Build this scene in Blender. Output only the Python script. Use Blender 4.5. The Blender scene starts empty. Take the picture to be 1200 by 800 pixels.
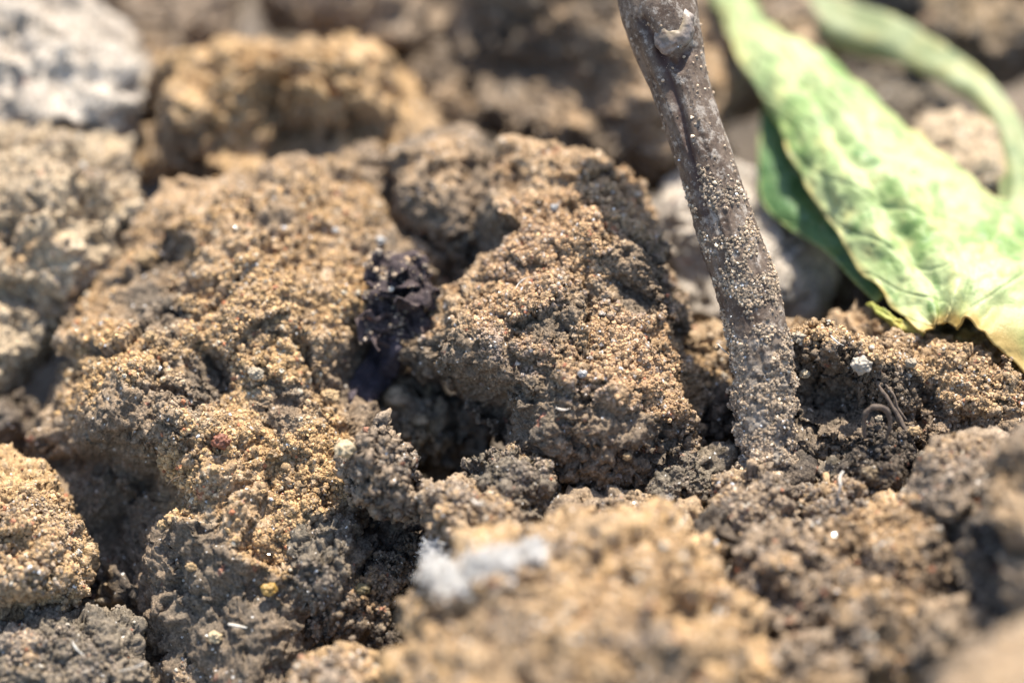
import bpy, math, random
import numpy as np
from mathutils import Vector

# ------------------------------------------------------------------ camera, light, exposure
CM = 0.01                                   # all lengths below are in centimetres, the scene itself is in metres
scene = bpy.context.scene
col = scene.collection
PITCH = math.radians(38.0)
DIST = 25.0                                 # camera to the focal plane, cm
FWD = np.array([0, math.cos(PITCH), -math.sin(PITCH)])
UP = np.array([0, math.sin(PITCH), math.cos(PITCH)])
RIGHT = np.array([1.0, 0, 0])
EYE = -DIST * FWD
cam_d = bpy.data.cameras.new('camera')
cam = bpy.data.objects.new('camera', cam_d)
col.objects.link(cam)
cam.location = EYE * CM
cam.rotation_euler = (math.pi / 2 - PITCH, 0, 0)
cam_d.lens = 90
cam_d.sensor_width = 36
cam_d.clip_start = 0.005
cam_d.clip_end = 100
cam_d.dof.use_dof = True
cam_d.dof.focus_distance = (DIST + 0.15) * CM
cam_d.dof.aperture_fstop = 7.5
scene.camera = cam

SUN_DIR = np.array([0.14, 0.38, 0.88]); SUN_DIR /= np.linalg.norm(SUN_DIR)
world = bpy.data.worlds.new('World')
scene.world = world
world.use_nodes = True
wn = world.node_tree
wn.nodes.clear()
sky = wn.nodes.new('ShaderNodeTexSky')
sky.sky_type = 'NISHITA'
sky.sun_disc = False
sky.sun_elevation = math.asin(SUN_DIR[2])
sky.sun_rotation = math.atan2(SUN_DIR[0], SUN_DIR[1])
bg = wn.nodes.new('ShaderNodeBackground')
bg.inputs['Strength'].default_value = 0.15
wo = wn.nodes.new('ShaderNodeOutputWorld')
wn.links.new(sky.outputs[0], bg.inputs[0])
wn.links.new(bg.outputs[0], wo.inputs[0])
sun_d = bpy.data.lights.new('sun', 'SUN')
sun = bpy.data.objects.new('sun', sun_d)
col.objects.link(sun)
sun_d.energy = 4.6
sun_d.angle = math.radians(0.53)
sun_d.color = (1.0, 0.94, 0.84)
sun.rotation_euler = Vector(SUN_DIR).to_track_quat('Z', 'Y').to_euler()
sun.location = tuple(SUN_DIR * 2)

vs = scene.view_settings
vs.view_transform = 'Standard'
vs.look = 'None'
vs.exposure = 1.2
vs.gamma = 1.0
vs.use_curve_mapping = False
scene.cycles.max_bounces = 6
scene.cycles.use_denoising = True

# ------------------------------------------------------------------ numeric tools
rng = np.random.default_rng(7)
f32 = np.float32
PERM = np.random.default_rng(3).permutation(256).astype(np.int32)
PERM = np.concatenate([PERM, PERM, PERM])
RT = np.random.default_rng(5).random((256, 4)).astype(f32)
G = np.random.default_rng(6).normal(size=(256, 3)).astype(f32)
G /= np.linalg.norm(G, axis=1)[:, None]

def hash3(i, j, k):
    return PERM[PERM[PERM[i & 255] + (j & 255)] + (k & 255)]

def perlin(p):
    p = p.astype(f32)
    i = np.floor(p).astype(np.int32)
    f = p - i
    u = f * f * f * (f * (f * 6 - 15) + 10)
    out = np.zeros(len(p), f32)
    for dx in (0, 1):
        wx = u[:, 0] if dx else 1 - u[:, 0]
        for dy in (0, 1):
            wy = u[:, 1] if dy else 1 - u[:, 1]
            for dz in (0, 1):
                wz = u[:, 2] if dz else 1 - u[:, 2]
                g = G[hash3(i[:, 0] + dx, i[:, 1] + dy, i[:, 2] + dz)]
                out += wx * wy * wz * (g[:, 0] * (f[:, 0] - dx) + g[:, 1] * (f[:, 1] - dy) + g[:, 2] * (f[:, 2] - dz))
    return out * 1.6

def fbm(p, octaves=4, gain=0.5, off=0.0):
    s = 0; a = 1.0; q = p + off
    for _ in range(octaves):
        s = s + a * perlin(q)
        q = q * 2.03 + 11.3
        a *= gain
    return s

def pebbles(p, rmin=0.35, rmax=0.75):
    """height (cell units) of the union of one random-sized ball per cell, and the id of the winning ball"""
    p = p.astype(f32)
    i = np.floor(p).astype(np.int32)
    f = p - i
    best = np.zeros(len(p), f32)
    bid = np.zeros(len(p), f32)
    for dx in (-1, 0, 1):
        for dy in (-1, 0, 1):
            for dz in (-1, 0, 1):
                h = hash3(i[:, 0] + dx, i[:, 1] + dy, i[:, 2] + dz)
                r = RT[h]
                x = f[:, 0] - dx - r[:, 0]
                y = f[:, 1] - dy - r[:, 1]
                z = f[:, 2] - dz - r[:, 2]
                R = rmin + (rmax - rmin) * r[:, 3] ** 1.5
                q = R * R - (x * x + y * y + z * z)
                q = np.sqrt(np.maximum(q, 0))
                m = q > best
                best[m] = q[m]
                bid[m] = ((h[m] * 37) & 255) / 255.0
    return best, bid

def facets(p):
    """piecewise planar relief: every cell is a tilted plane, so cells meet in ledges and cracks; also 0..1 nearness to a crack"""
    p = p.astype(f32)
    i = np.floor(p).astype(np.int32)
    f = p - i
    d1 = np.full(len(p), 9.0, f32); d2 = d1.copy(); h = np.zeros(len(p), f32)
    for dx in (-1, 0, 1):
        for dy in (-1, 0, 1):
            for dz in (-1, 0, 1):
                k = hash3(i[:, 0] + dx, i[:, 1] + dy, i[:, 2] + dz)
                r = RT[k]
                x = f[:, 0] - dx - r[:, 0]; y = f[:, 1] - dy - r[:, 1]; z = f[:, 2] - dz - r[:, 2]
                q = x * x + y * y + z * z
                m = q < d1
                d2 = np.where(m, d1, np.minimum(d2, q))
                d1 = np.where(m, q, d1)
                g = G[k]
                h = np.where(m, x * g[:, 0] + y * g[:, 1] + z * g[:, 2] + .35 * (r[:, 3] - .5), h)
    return h, np.exp(-((np.sqrt(d2) - np.sqrt(d1)) / .10) ** 2)

def sstep(a, b, x):
    t = np.clip((x - a) / (b - a), 0, 1)
    return t * t * (3 - 2 * t)

def at(px, py, d=0.0):
    """point seen at photo pixel (1200x800) lying d cm behind the focal plane, cm"""
    s = (DIST + d) / DIST
    return EYE + (DIST + d) * FWD + s * ((px - 600) / 120.0) * RIGHT + s * ((400 - py) / 120.0) * UP

def proj(P):
    """cm points -> photo pixels and depth"""
    q = P - EYE
    z = q @ FWD
    return 600 + (q @ RIGHT) / z * DIST * 120, 400 - (q @ UP) / z * DIST * 120, z - DIST

# ------------------------------------------------------------------ object helpers
def tag(o, label=None, cat=None, group=None, kind=None):
    if label: o['label'] = label
    if cat: o['category'] = cat
    if group: o['group'] = group
    if kind: o['kind'] = kind
    return o

def mesh_np(name, V, F, mat, parent=None, origin=None, smooth=True, attrs=None):
    """V in world cm, F (m,3) or (m,4) index array"""
    origin = np.zeros(3) if origin is None else origin
    me = bpy.data.meshes.new(name)
    me.vertices.add(len(V))
    me.vertices.foreach_set('co', ((V - origin) * CM).astype(f32).ravel())
    k = F.shape[1] if len(F) else 3
    if len(F):
        me.loops.add(F.size)
        me.loops.foreach_set('vertex_index', F.astype(np.int32).ravel())
        me.polygons.add(len(F))
        me.polygons.foreach_set('loop_start', np.arange(0, F.size, k, dtype=np.int32))
        me.polygons.foreach_set('loop_total', np.full(len(F), k, np.int32))
        me.polygons.foreach_set('use_smooth', np.full(len(F), smooth, bool))
    for an, av in (attrs or {}).items():
        av = np.asarray(av, f32)
        if av.ndim == 1:
            a = me.attributes.new(an, 'FLOAT', 'POINT'); a.data.foreach_set('value', av)
        elif av.shape[1] == 3:
            a = me.attributes.new(an, 'FLOAT_VECTOR', 'POINT'); a.data.foreach_set('vector', av.ravel())
        else:
            a = me.attributes.new(an, 'FLOAT_COLOR', 'POINT'); a.data.foreach_set('color', av.ravel())
    me.update()
    if mat: me.materials.append(mat)
    o = bpy.data.objects.new(name, me)
    col.objects.link(o)
    if parent is not None:
        o.parent = parent
    else:
        o.location = origin * CM
    return o

def normals(V, F):
    if F.shape[1] == 4:
        n = np.cross(V[F[:, 2]] - V[F[:, 0]], V[F[:, 3]] - V[F[:, 1]])
    else:
        n = np.cross(V[F[:, 1]] - V[F[:, 0]], V[F[:, 2]] - V[F[:, 0]])
    out = np.zeros_like(V)
    for c in range(3):
        for k in range(F.shape[1]):
            out[:, c] += np.bincount(F[:, k], n[:, c], len(V))
    return out / (np.linalg.norm(out, axis=1)[:, None] + 1e-12)

_cs = {}
def cubesphere(n):
    if n in _cs: return _cs[n]
    a, b = np.meshgrid(np.arange(n + 1), np.arange(n + 1), indexing='ij')
    a = a.ravel(); b = b.ravel()
    z0 = np.zeros_like(a); zn = z0 + n
    faces = [(zn, a, b), (z0, b, a), (b, zn, a), (a, z0, b), (a, b, zn), (b, a, z0)]
    P = np.concatenate([np.stack(f, 1) for f in faces])
    key = (P[:, 0] * (n + 1) + P[:, 1]) * (n + 1) + P[:, 2]
    uk, first, inv = np.unique(key, return_index=True, return_inverse=True)
    U = P[first]
    ii, jj = np.meshgrid(np.arange(n), np.arange(n), indexing='ij')
    q = (ii * (n + 1) + jj).ravel()
    quad = np.stack([q, q + n + 1, q + n + 2, q + 1], 1)
    F = np.concatenate([inv.ravel()[quad + f * (n + 1) ** 2] for f in range(6)])
    t = np.tan(math.pi / 4 * (U / n * 2 - 1))
    D = t / np.linalg.norm(t, axis=1)[:, None]
    _cs[n] = (D, F)
    return D, F

# ------------------------------------------------------------------ materials
def new_mat(name):
    m = bpy.data.materials.new(name)
    m.use_nodes = True
    nt = m.node_tree
    nt.nodes.clear()
    out = nt.nodes.new('ShaderNodeOutputMaterial')
    b = nt.nodes.new('ShaderNodeBsdfPrincipled')
    nt.links.new(b.outputs[0], out.inputs[0])
    return m, nt, b, out

def N(nt, kind, **kw):
    n = nt.nodes.new(kind)
    for k, v in kw.items():
        if k in n.inputs: n.inputs[k].default_value = v
        else: setattr(n, k, v)
    return n

def mixc(nt, fac, a, b, mode='MIX'):
    m = nt.nodes.new('ShaderNodeMix')
    m.data_type = 'RGBA'; m.blend_type = mode
    for sock, v in ((m.inputs[0], fac), (m.inputs[6], a), (m.inputs[7], b)):
        if hasattr(v, 'is_output'): nt.links.new(v, sock)
        elif isinstance(v, (int, float)): sock.default_value = v
        else: sock.default_value = (*v, 1)
    return m.outputs[2]

def ramp(nt, src, lo, hi, a=0.0, b=1.0):
    m = nt.nodes.new('ShaderNodeMapRange')
    m.inputs[1].default_value = lo; m.inputs[2].default_value = hi
    m.inputs[3].default_value = a; m.inputs[4].default_value = b
    nt.links.new(src, m.inputs[0])
    return m.outputs[0]

def noise(nt, scale, detail=3, rough=0.6):
    tc = nt.nodes.get('TC') or nt.nodes.new('ShaderNodeTexCoord')
    tc.name = 'TC'
    n = nt.nodes.new('ShaderNodeTexNoise')
    n.inputs['Scale'].default_value = scale / CM
    n.inputs['Detail'].default_value = detail
    n.inputs['Roughness'].default_value = rough
    nt.links.new(tc.outputs['Object'], n.inputs['Vector'])
    return n.outputs['Fac']

def attr(nt, name, kind='GEOMETRY', out='Fac'):
    a = nt.nodes.new('ShaderNodeAttribute')
    a.attribute_name = name
    a.attribute_type = kind
    return a.outputs[out]

def soil_mat(name, grey, brown, ochre, dark, bump=0.8, quartz=.009):
    """soil: grey clay body, ochre sandy crust where the 'ochre' attribute says, each pebble its own tint"""
    m, nt, b, out = new_mat(name)
    n1 = noise(nt, 0.9, 5, 0.65)
    n2 = noise(nt, 9.0, 4, 0.7)
    n3 = noise(nt, 38.0, 3, 0.7)
    body = mixc(nt, ramp(nt, n1, 0.38, 0.62), grey, brown)
    body = mixc(nt, ramp(nt, n2, 0.5, 0.72, 0, 0.7), body, dark)
    cid = attr(nt, 'cell')
    och = mixc(nt, ramp(nt, cid, 0.1, 0.9), ochre, tuple(0.55 * o + 0.45 * g for o, g in zip(ochre, (0.42, 0.35, 0.26))))
    och = mixc(nt, ramp(nt, n2, 0.35, 0.7, 0, 0.5), och, brown)
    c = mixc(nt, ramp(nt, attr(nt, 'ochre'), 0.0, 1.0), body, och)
    hs = nt.nodes.new('ShaderNodeHueSaturation')
    nt.links.new(c, hs.inputs['Color'])
    nt.links.new(ramp(nt, cid, 0, 1, 0.85, 1.18), hs.inputs['Value'])
    c = hs.outputs[0]
    c = mixc(nt, ramp(nt, n3, 0.60, 0.74, 0, 0.35), c, (0.50, 0.42, 0.32))
    c = mixc(nt, ramp(nt, n3, 0.40, 0.28, 0, 0.45), c, tuple(x * 0.7 for x in dark))
    red = mixc(nt, ramp(nt, noise(nt, 5.3, 2, 0.5), 0.70, 0.74, 0, 0.55), c, (0.33, 0.12, 0.07))
    vo = nt.nodes.new('ShaderNodeTexVoronoi'); vo.inputs['Scale'].default_value = 46 / CM
    nt.links.new(nt.nodes['TC'].outputs['Object'], vo.inputs['Vector'])
    sx = nt.nodes.new('ShaderNodeSeparateColor'); nt.links.new(vo.outputs['Color'], sx.inputs[0])
    vv = nt.nodes.new('ShaderNodeHueSaturation'); nt.links.new(red, vv.inputs['Color'])
    nt.links.new(ramp(nt, sx.outputs[1], 0, 1, .62, 1.42), vv.inputs['Value'])
    q1 = ramp(nt, sx.outputs[0], 1 - quartz, 1.004 - quartz)
    fin = mixc(nt, q1, vv.outputs[0], (.62, .58, .52))
    nt.links.new(fin, b.inputs['Base Color'])
    nt.links.new(ramp(nt, q1, 0, 1, .88, .14), b.inputs['Roughness'])
    b.inputs['Specular IOR Level'].default_value = 0.25
    bp = nt.nodes.new('ShaderNodeBump')
    bp.inputs['Strength'].default_value = bump
    bp.inputs['Distance'].default_value = 0.02 * CM
    ad = nt.nodes.new('ShaderNodeMath'); ad.operation = 'ADD'
    nt.links.new(n3, ad.inputs[0])
    nt.links.new(noise(nt, 75, 2, 0.6), ad.inputs[1])
    nt.links.new(ad.outputs[0], bp.inputs['Height'])
    nt.links.new(bp.outputs[0], b.inputs['Normal'])
    return m

GREY = (0.150, 0.115, 0.080)
BROWN = (0.230, 0.163, 0.104)
OCHRE = (0.38, 0.245, 0.128)
DARK = (0.085, 0.069, 0.054)
M_SOIL = soil_mat('clay_soil', GREY, BROWN, OCHRE, DARK)
M_GREY = soil_mat('grey_clay_soil', (0.155, 0.127, 0.092), (0.22, 0.172, 0.12), (0.40, 0.28, 0.15), (0.065, 0.057, 0.05))
M_TAN = soil_mat('tan_dry_soil', (0.22, 0.165, 0.115), (0.31, 0.228, 0.152), (0.39, 0.26, 0.14), (0.09, 0.07, 0.053))
M_PALE = soil_mat('pale_dry_soil', (0.36, 0.30, 0.235), (0.50, 0.43, 0.345), (0.52, 0.42, 0.29), (0.26, 0.22, 0.175))
M_ORANGE = soil_mat('ochre_sandy_soil', (0.26, 0.180, 0.108), (0.34, 0.230, 0.128), (0.43, 0.268, 0.12), (0.12, 0.088, 0.06))
M_DARK = soil_mat('very_dark_soil', (0.082, 0.066, 0.051), (0.13, 0.097, 0.068), (0.28, 0.19, 0.10), (0.028, 0.024, 0.021), 0.7, .006)  # just the darkest soil tone, even over the whole clod
M_BEIGE = soil_mat('beige_dry_soil', (0.37, 0.28, 0.18), (0.50, 0.385, 0.25), (0.45, 0.335, 0.20), (0.20, 0.155, 0.112))
M_ROCK = soil_mat('brown_grey_clay', (0.135, 0.112, 0.09), (0.20, 0.155, 0.11), (0.46, 0.34, 0.20), (0.05, 0.042, 0.035))
M_BARKY = soil_mat('rotted_bark', (0.050, 0.036, 0.035), (0.085, 0.060, 0.055), (0.14, 0.09, 0.07), (0.02, 0.016, 0.018), 0.6, .001)
M_PURPLE = soil_mat('dark_purple_film', (0.050, 0.043, 0.053), (0.075, 0.057, 0.06), (0.12, 0.09, 0.07), (0.025, 0.02, 0.028), 0.5, .001)

def grain_mat():
    m, nt, b, out = new_mat('soil_grains')
    c = attr(nt, 'gcol', 'INSTANCER', 'Color')
    n = noise(nt, 0.012, 2, 0.6)
    nt.links.new(c, b.inputs['Base Color'])
    sp = attr(nt, 'gspec', 'INSTANCER')
    nt.links.new(ramp(nt, sp, 0, 1, 0.92, 0.12), b.inputs['Roughness'])
    nt.links.new(ramp(nt, sp, 0, 1, 0.15, 0.9), b.inputs['Specular IOR Level'])
    return m
M_GRAIN = grain_mat()

# crumb scatter: every point of the mesh carries one irregular grain
def crumb_tree():
    ng = bpy.data.node_groups.new('grain_crust', 'GeometryNodeTree')
    ng.interface.new_socket('Geometry', in_out='INPUT', socket_type='NodeSocketGeometry')
    ng.interface.new_socket('Geometry', in_out='OUTPUT', socket_type='NodeSocketGeometry')
    L = ng.links.new
    gi = ng.nodes.new('NodeGroupInput'); go = ng.nodes.new('NodeGroupOutput')
    jn = ng.nodes.new('GeometryNodeJoinGeometry')
    for k in range(5):
        ico = ng.nodes.new('GeometryNodeMeshIcoSphere')
        ico.inputs['Radius'].default_value = 1.0
        ico.inputs['Subdivisions'].default_value = 2
        sp = ng.nodes.new('GeometryNodeSetPosition')
        nz = ng.nodes.new('ShaderNodeTexNoise'); nz.noise_dimensions = '4D'
        nz.inputs['W'].default_value = k * 3.7
        nz.inputs['Scale'].default_value = 1.3 if k < 3 else 2.2
        nz.inputs['Detail'].default_value = 2
        vm = ng.nodes.new('ShaderNodeVectorMath'); vm.operation = 'SUBTRACT'
        vm.inputs[1].default_value = (0.5, 0.5, 0.5)
        sc = ng.nodes.new('ShaderNodeVectorMath'); sc.operation = 'SCALE'
        sc.inputs['Scale'].default_value = 2.4
        L(nz.outputs['Color'], vm.inputs[0]); L(vm.outputs[0], sc.inputs[0]); L(sc.outputs[0], sp.inputs['Offset'])
        L(ico.outputs['Mesh'], sp.inputs['Geometry'])
        gt = ng.nodes.new('GeometryNodeGeometryToInstance')
        L(sp.outputs[0], gt.inputs[0]); L(gt.outputs[0], jn.inputs[0])
    ip = ng.nodes.new('GeometryNodeInstanceOnPoints')
    L(gi.outputs[0], ip.inputs['Points'])
    L(jn.outputs[0], ip.inputs['Instance'])
    ip.inputs['Pick Instance'].default_value = True
    ri = ng.nodes.new('FunctionNodeRandomValue'); ri.data_type = 'INT'
    ri.inputs[4].default_value = 0; ri.inputs[5].default_value = 4
    L(ri.outputs[2], ip.inputs['Instance Index'])
    rr = ng.nodes.new('FunctionNodeRandomValue'); rr.data_type = 'FLOAT_VECTOR'
    rr.inputs[1].default_value = (6.28, 6.28, 6.28)
    L(rr.outputs[0], ip.inputs['Rotation'])
    na = ng.nodes.new('GeometryNodeInputNamedAttribute'); na.data_type = 'FLOAT_VECTOR'
    na.inputs[0].default_value = 'gs'
    L(na.outputs[0], ip.inputs['Scale'])
    sm = ng.nodes.new('GeometryNodeSetMaterial')
    sm.inputs['Material'].default_value = M_GRAIN
    L(ip.outputs[0], sm.inputs['Geometry'])
    L(sm.outputs[0], go.inputs[0])
    return ng
CRUST = crumb_tree()

def crust(P, och, size, parent, origin, name='sand_grains', white=0.012, spread=0.5, tint=(1, 1, 1)):
    """scatter grains of about size cm at points P; och 0..1 sends them from grey to ochre"""
    n = len(P)
    if n == 0: return
    r = rng.random(n)
    loc = np.clip(och + 0.25 * perlin(P * 2.3 + 7) + rng.normal(0, .16, n), 0, 1)[:, None]
    tan = np.array([.315, .240, .170]); gry = np.array([.19, .153, .116]); oc = np.array([.41, .272, .142])
    c = np.where(loc < .5, gry + (tan - gry) * loc * 2, tan + (oc - tan) * (loc * 2 - 1))
    c = c * np.exp(rng.normal(0, .24, n))[:, None] * np.array(tint)
    c[r < .07] *= .6
    if not name.startswith('dust'): c[(r > .10) & (r < .115)] = np.array([.36, .16, .09]) * tint
    c[(r > .13) & (r < .17)] = np.array([.48, .42, .33]) * tint
    wh = r > 1 - white
    c[wh] = (.75, .73, .69)
    idx = np.where(wh, 5, 0)
    gs = size * np.exp(rng.normal(0, spread * 1.5, n)).clip(0.25, 4.0) * 0.85
    gs[idx == 5] *= 0.75
    g3 = gs[:, None] * (0.7 + 0.6 * rng.random((n, 3)))
    spec = np.where(idx == 5, 1.0, (rng.random(n) < 0.015) * 0.9)
    cc = np.concatenate([c.clip(0, 0.85), np.ones((n, 1))], 1)
    ob = mesh_np(name, P, np.zeros((0, 3), int), None, parent, origin,
                 attrs={'gcol': cc, 'gs': g3 * CM, 'gspec': spec})
    md = ob.modifiers.new('grains', 'NODES')
    md.node_group = CRUST
    ob['kind'] = 'stuff'
    return ob

# ------------------------------------------------------------------ the clod builder
ZB = []
GS = 0.29
def clod(outline, d0, B, label, name='soil_clod', cat='clod', group='clods of dry soil', mat=None, n=60, tilt=0.6,
         inner=(), bumps=(), grooves=(), ochre=(), och0=0.3, ochn=0.5, up=0.35, rough=1.0, peb=1.0, chips=8, grains=0, gsize=0.022,
         gmask=0.5, back=1.0, seed=None, lump=0.12, tint=(1, 1, 1), white=0.012, thing=None):
    """outline: photo pixels round the lump, laid out on a plane d0 cm behind focus and leaning by tilt; B: how far it
    swells towards the camera (cm); inner: (px,py,swell); bumps: (px,py,radius px,cm); grooves: (polyline,width px,cm)"""
    seed = seed if seed is not None else int(abs(outline[0][0] * 7 + outline[0][1] * 13 + d0 * 10)) + 1
    rs = np.random.default_rng(seed)
    off = rs.random(3) * 50
    O = np.array(outline, float)
    if np.ptp(O[:, 0]) < 130 and rough >= 1:      # small lumps break jagged
        rough *= 1.6; chips += 5; lump *= 1.2
    cx, cy = O.mean(0)
    if thing: cx, cy = thing
    dep = lambda x, y: d0 + tilt * (cy - y) / 120.0
    rim = [at(x, y, dep(x, y)) for x, y in O]
    C = at(cx, cy, d0 + 0.12 * B)
    pts = list(rim)
    for x, y, b in inner: pts.append(at(x, y, dep(x, y) - b))
    if not inner:
        pts.append(at(cx, cy, d0 - B))
        for x, y in O[::max(1, len(O) // 7)]:
            mx, my = cx + 0.62 * (x - cx), cy + 0.62 * (y - cy)
            pts.append(at(mx, my, dep(mx, my) - 0.78 * B))
    T = B * back + 0.4
    for x, y in O[::max(1, len(O) // 6)]:
        mx, my = cx + 0.7 * (x - cx), cy + 0.7 * (y - cy)
        pts.append(at(mx, my, dep(mx, my) + 0.75 * T))
    pts.append(at(cx, cy, d0 + T))
    Q = np.array(pts) - C
    R = np.linalg.norm(Q, axis=1); D = Q / R[:, None]
    ker = lambda a, b: np.sqrt(np.maximum(((a[:, None] - b[None]) ** 2).sum(2), 0) + 0.02)
    K = ker(D, D)
    m_ = len(K)
    A_ = np.ones((m_ + 1, m_ + 1)); A_[:m_, :m_] = K - np.eye(m_) * 0.02; A_[m_, m_] = 0
    w = np.linalg.solve(A_, np.append(np.log(R), 0))
    n = n if n >= 150 else max(30, int(n * 0.48))
    U, F = cubesphere(n)
    tow = EYE - C; tow /= np.linalg.norm(tow)
    U = U + 0.6 * tow; U /= np.linalg.norm(U, axis=1)[:, None]
    r = np.exp(ker(U, D) @ w[:-1] + w[-1])
    r = np.clip(r, 0.6 * R.min(), 1.12 * R.max())
    size = float(np.sqrt(np.median(R[:len(rim)]) * np.mean(R[:len(rim)])))
    # chipped facets: random planes that slice a little off
    for _ in range(chips):
        v = rs.normal(size=3); v /= np.linalg.norm(v)
        ca = U @ v
        rr = np.where(ca > 0.25, r * ca, 0)
        h = rr.max() * rs.uniform(0.80, 0.93)
        lim = np.where(ca > 0.25, h / np.maximum(ca, 0.25), 1e9)
        k = 0.06 * size
        r = np.where(r > lim, lim + k * (1 - np.exp(-np.maximum(r - lim, 0) / k)) * 0.6, r)
    V = C + U * r[:, None]
    # big, rough form
    q = V + off
    wv = np.stack([perlin(q / (0.55 * size) + 3), perlin(q / (0.55 * size) + 17), perlin(q / (0.55 * size) + 31)], 1)
    V = V + wv * 0.07 * size * rough
    nor = normals(V, F)
    ridge = 1 - np.abs(perlin(q / (0.45 * size) + 40)) * 2
    V = V + nor * ((fbm(q / (0.32 * size), 5, 0.55) * 0.068 - 0.04 * np.clip(ridge - 0.7, 0, 1)) * size * rough)[:, None]
    tr = fbm(q / (0.5 * size) + 53, 4, 0.5) * 2.2
    st = np.floor(tr) + sstep(0.30, 0.70, tr - np.floor(tr)) - tr
    tr2 = fbm(q / 0.55 + 23, 3, 0.5) * 2.5
    st2 = np.floor(tr2) + sstep(0.35, 0.65, tr2 - np.floor(tr2)) - tr2
    V = V + nor * ((0.035 * size * st + 0.035 * min(1, size) * st2) * rough)[:, None]
    fs = max(.35, .42 * size)
    wq = np.stack([perlin(q / (.35 * fs) + 5), perlin(q / (.35 * fs) + 15), perlin(q / (.35 * fs) + 25)], 1)
    fa, ca_ = facets(q / fs + .22 * wq)
    fb, cb_ = facets(q / (.36 * fs) + .22 * wq + 7)
    V = V + nor * (fs * (.26 * fa - .07 * ca_) + .36 * fs * (.22 * fb - .07 * cb_))[:, None] * min(1.2, rough)
    X, Y, Z = proj(V)
    face = (nor @ tow)
    disp = np.zeros(len(V))
    for bx, by, br, a in bumps:
        disp += a * np.exp(-((X - bx) ** 2 + (Y - by) ** 2) / br ** 2) * (face > -0.1)
    for line, gw, a in grooves:
        dm = np.full(len(V), 1e9)
        for (x0, y0), (x1, y1) in zip(line[:-1], line[1:]):
            ex, ey = x1 - x0, y1 - y0
            t = np.clip(((X - x0) * ex + (Y - y0) * ey) / (ex * ex + ey * ey), 0, 1)
            dm = np.minimum(dm, np.hypot(X - x0 - t * ex, Y - y0 - t * ey))
        wob = 1 + 0.5 * perlin(q * 2.2 + 9)
        disp += a * np.exp(-(dm / (gw * wob)) ** 2) * (face > -0.1)
    V = V + tow[None] * disp[:, None]
    nor = normals(V, F)
    # ochre crust: on what faces up, in clouds, plus listed patches, one set painting a sunlit edge
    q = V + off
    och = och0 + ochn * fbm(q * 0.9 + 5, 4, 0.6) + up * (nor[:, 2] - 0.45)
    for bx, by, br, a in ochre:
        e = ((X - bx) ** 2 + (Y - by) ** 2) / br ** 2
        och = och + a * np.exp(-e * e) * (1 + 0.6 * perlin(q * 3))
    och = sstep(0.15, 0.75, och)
    # lumps and crumbs: warped so that they come out ragged rather than round
    gm = 0.5 + 0.5 * och                       # grainy where sandy, smoother on clay faces
    clus = sstep(-0.35, 0.35, perlin(q * 1.9 + 71))
    slick = sstep(-0.02, 0.28, fbm(q / 0.8 + 61, 3) + 0.06 + 0.5 * (och - .5))     # 0 = smeared, smooth clay
    clus = clus * (0.15 + 0.85 * slick)
    gm = gm * (0.35 + 0.65 * slick)
    warp = np.stack([perlin(q / 0.13 + 2), perlin(q / 0.13 + 12), perlin(q / 0.13 + 22)], 1)
    h0, _ = pebbles(q / 0.42 + wv + 0.25 * warp, 0.3, 0.85)
    V = V + nor * (lump * 0.6 * (h0 - 0.35) * rough * (0.4 + 0.6 * clus))[:, None]
    nor = normals(V, F)
    q = V + off
    h1, c1 = pebbles(q / 0.15 + 0.5 * warp, 0.3, 0.85)
    V = V + nor * (0.075 * peb * (h1 - 0.35) * (0.2 + 0.8 * clus * gm))[:, None]
    nor2 = normals(V, F)
    h2, c2 = pebbles(q / 0.052 + 0.45 * warp, 0.25, 0.85)
    V = V + nor2 * ((0.030 * peb * (h2 - 0.3) * gm * sstep(-.3, .3, perlin(q * 1.3 + 29))) + fbm(q / 0.14, 5, 0.68) * 0.030 * peb)[:, None]
    ZB.append(V)
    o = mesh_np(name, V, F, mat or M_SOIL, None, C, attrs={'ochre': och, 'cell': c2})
    tag(o, label, cat, group)
    if grains:
        gsize = gsize * GS; grains = int(grains * 2.0)
        wgt = np.clip(och - gmask + 0.5 * perlin(q * 2.5 + 90) + 0.3 * perlin(q * 7 + 9), 0.004, 1) ** 1.5 * np.clip(face + 0.35, 0, 1)
        nn = normals(V, F)
        wgt *= np.clip(0.35 + nn[:, 2], 0.05, 1) * (0.04 + 0.96 * slick)
        wgt /= wgt.sum()
        idx = rs.choice(len(V), size=grains, p=wgt)
        P = V[idx] + nn[idx] * (gsize * 0.25) + rs.normal(0, 0.006, (len(idx), 3))
        crust(P, och[idx], gsize, o, C, white=white, tint=tint)
    return o

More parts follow.
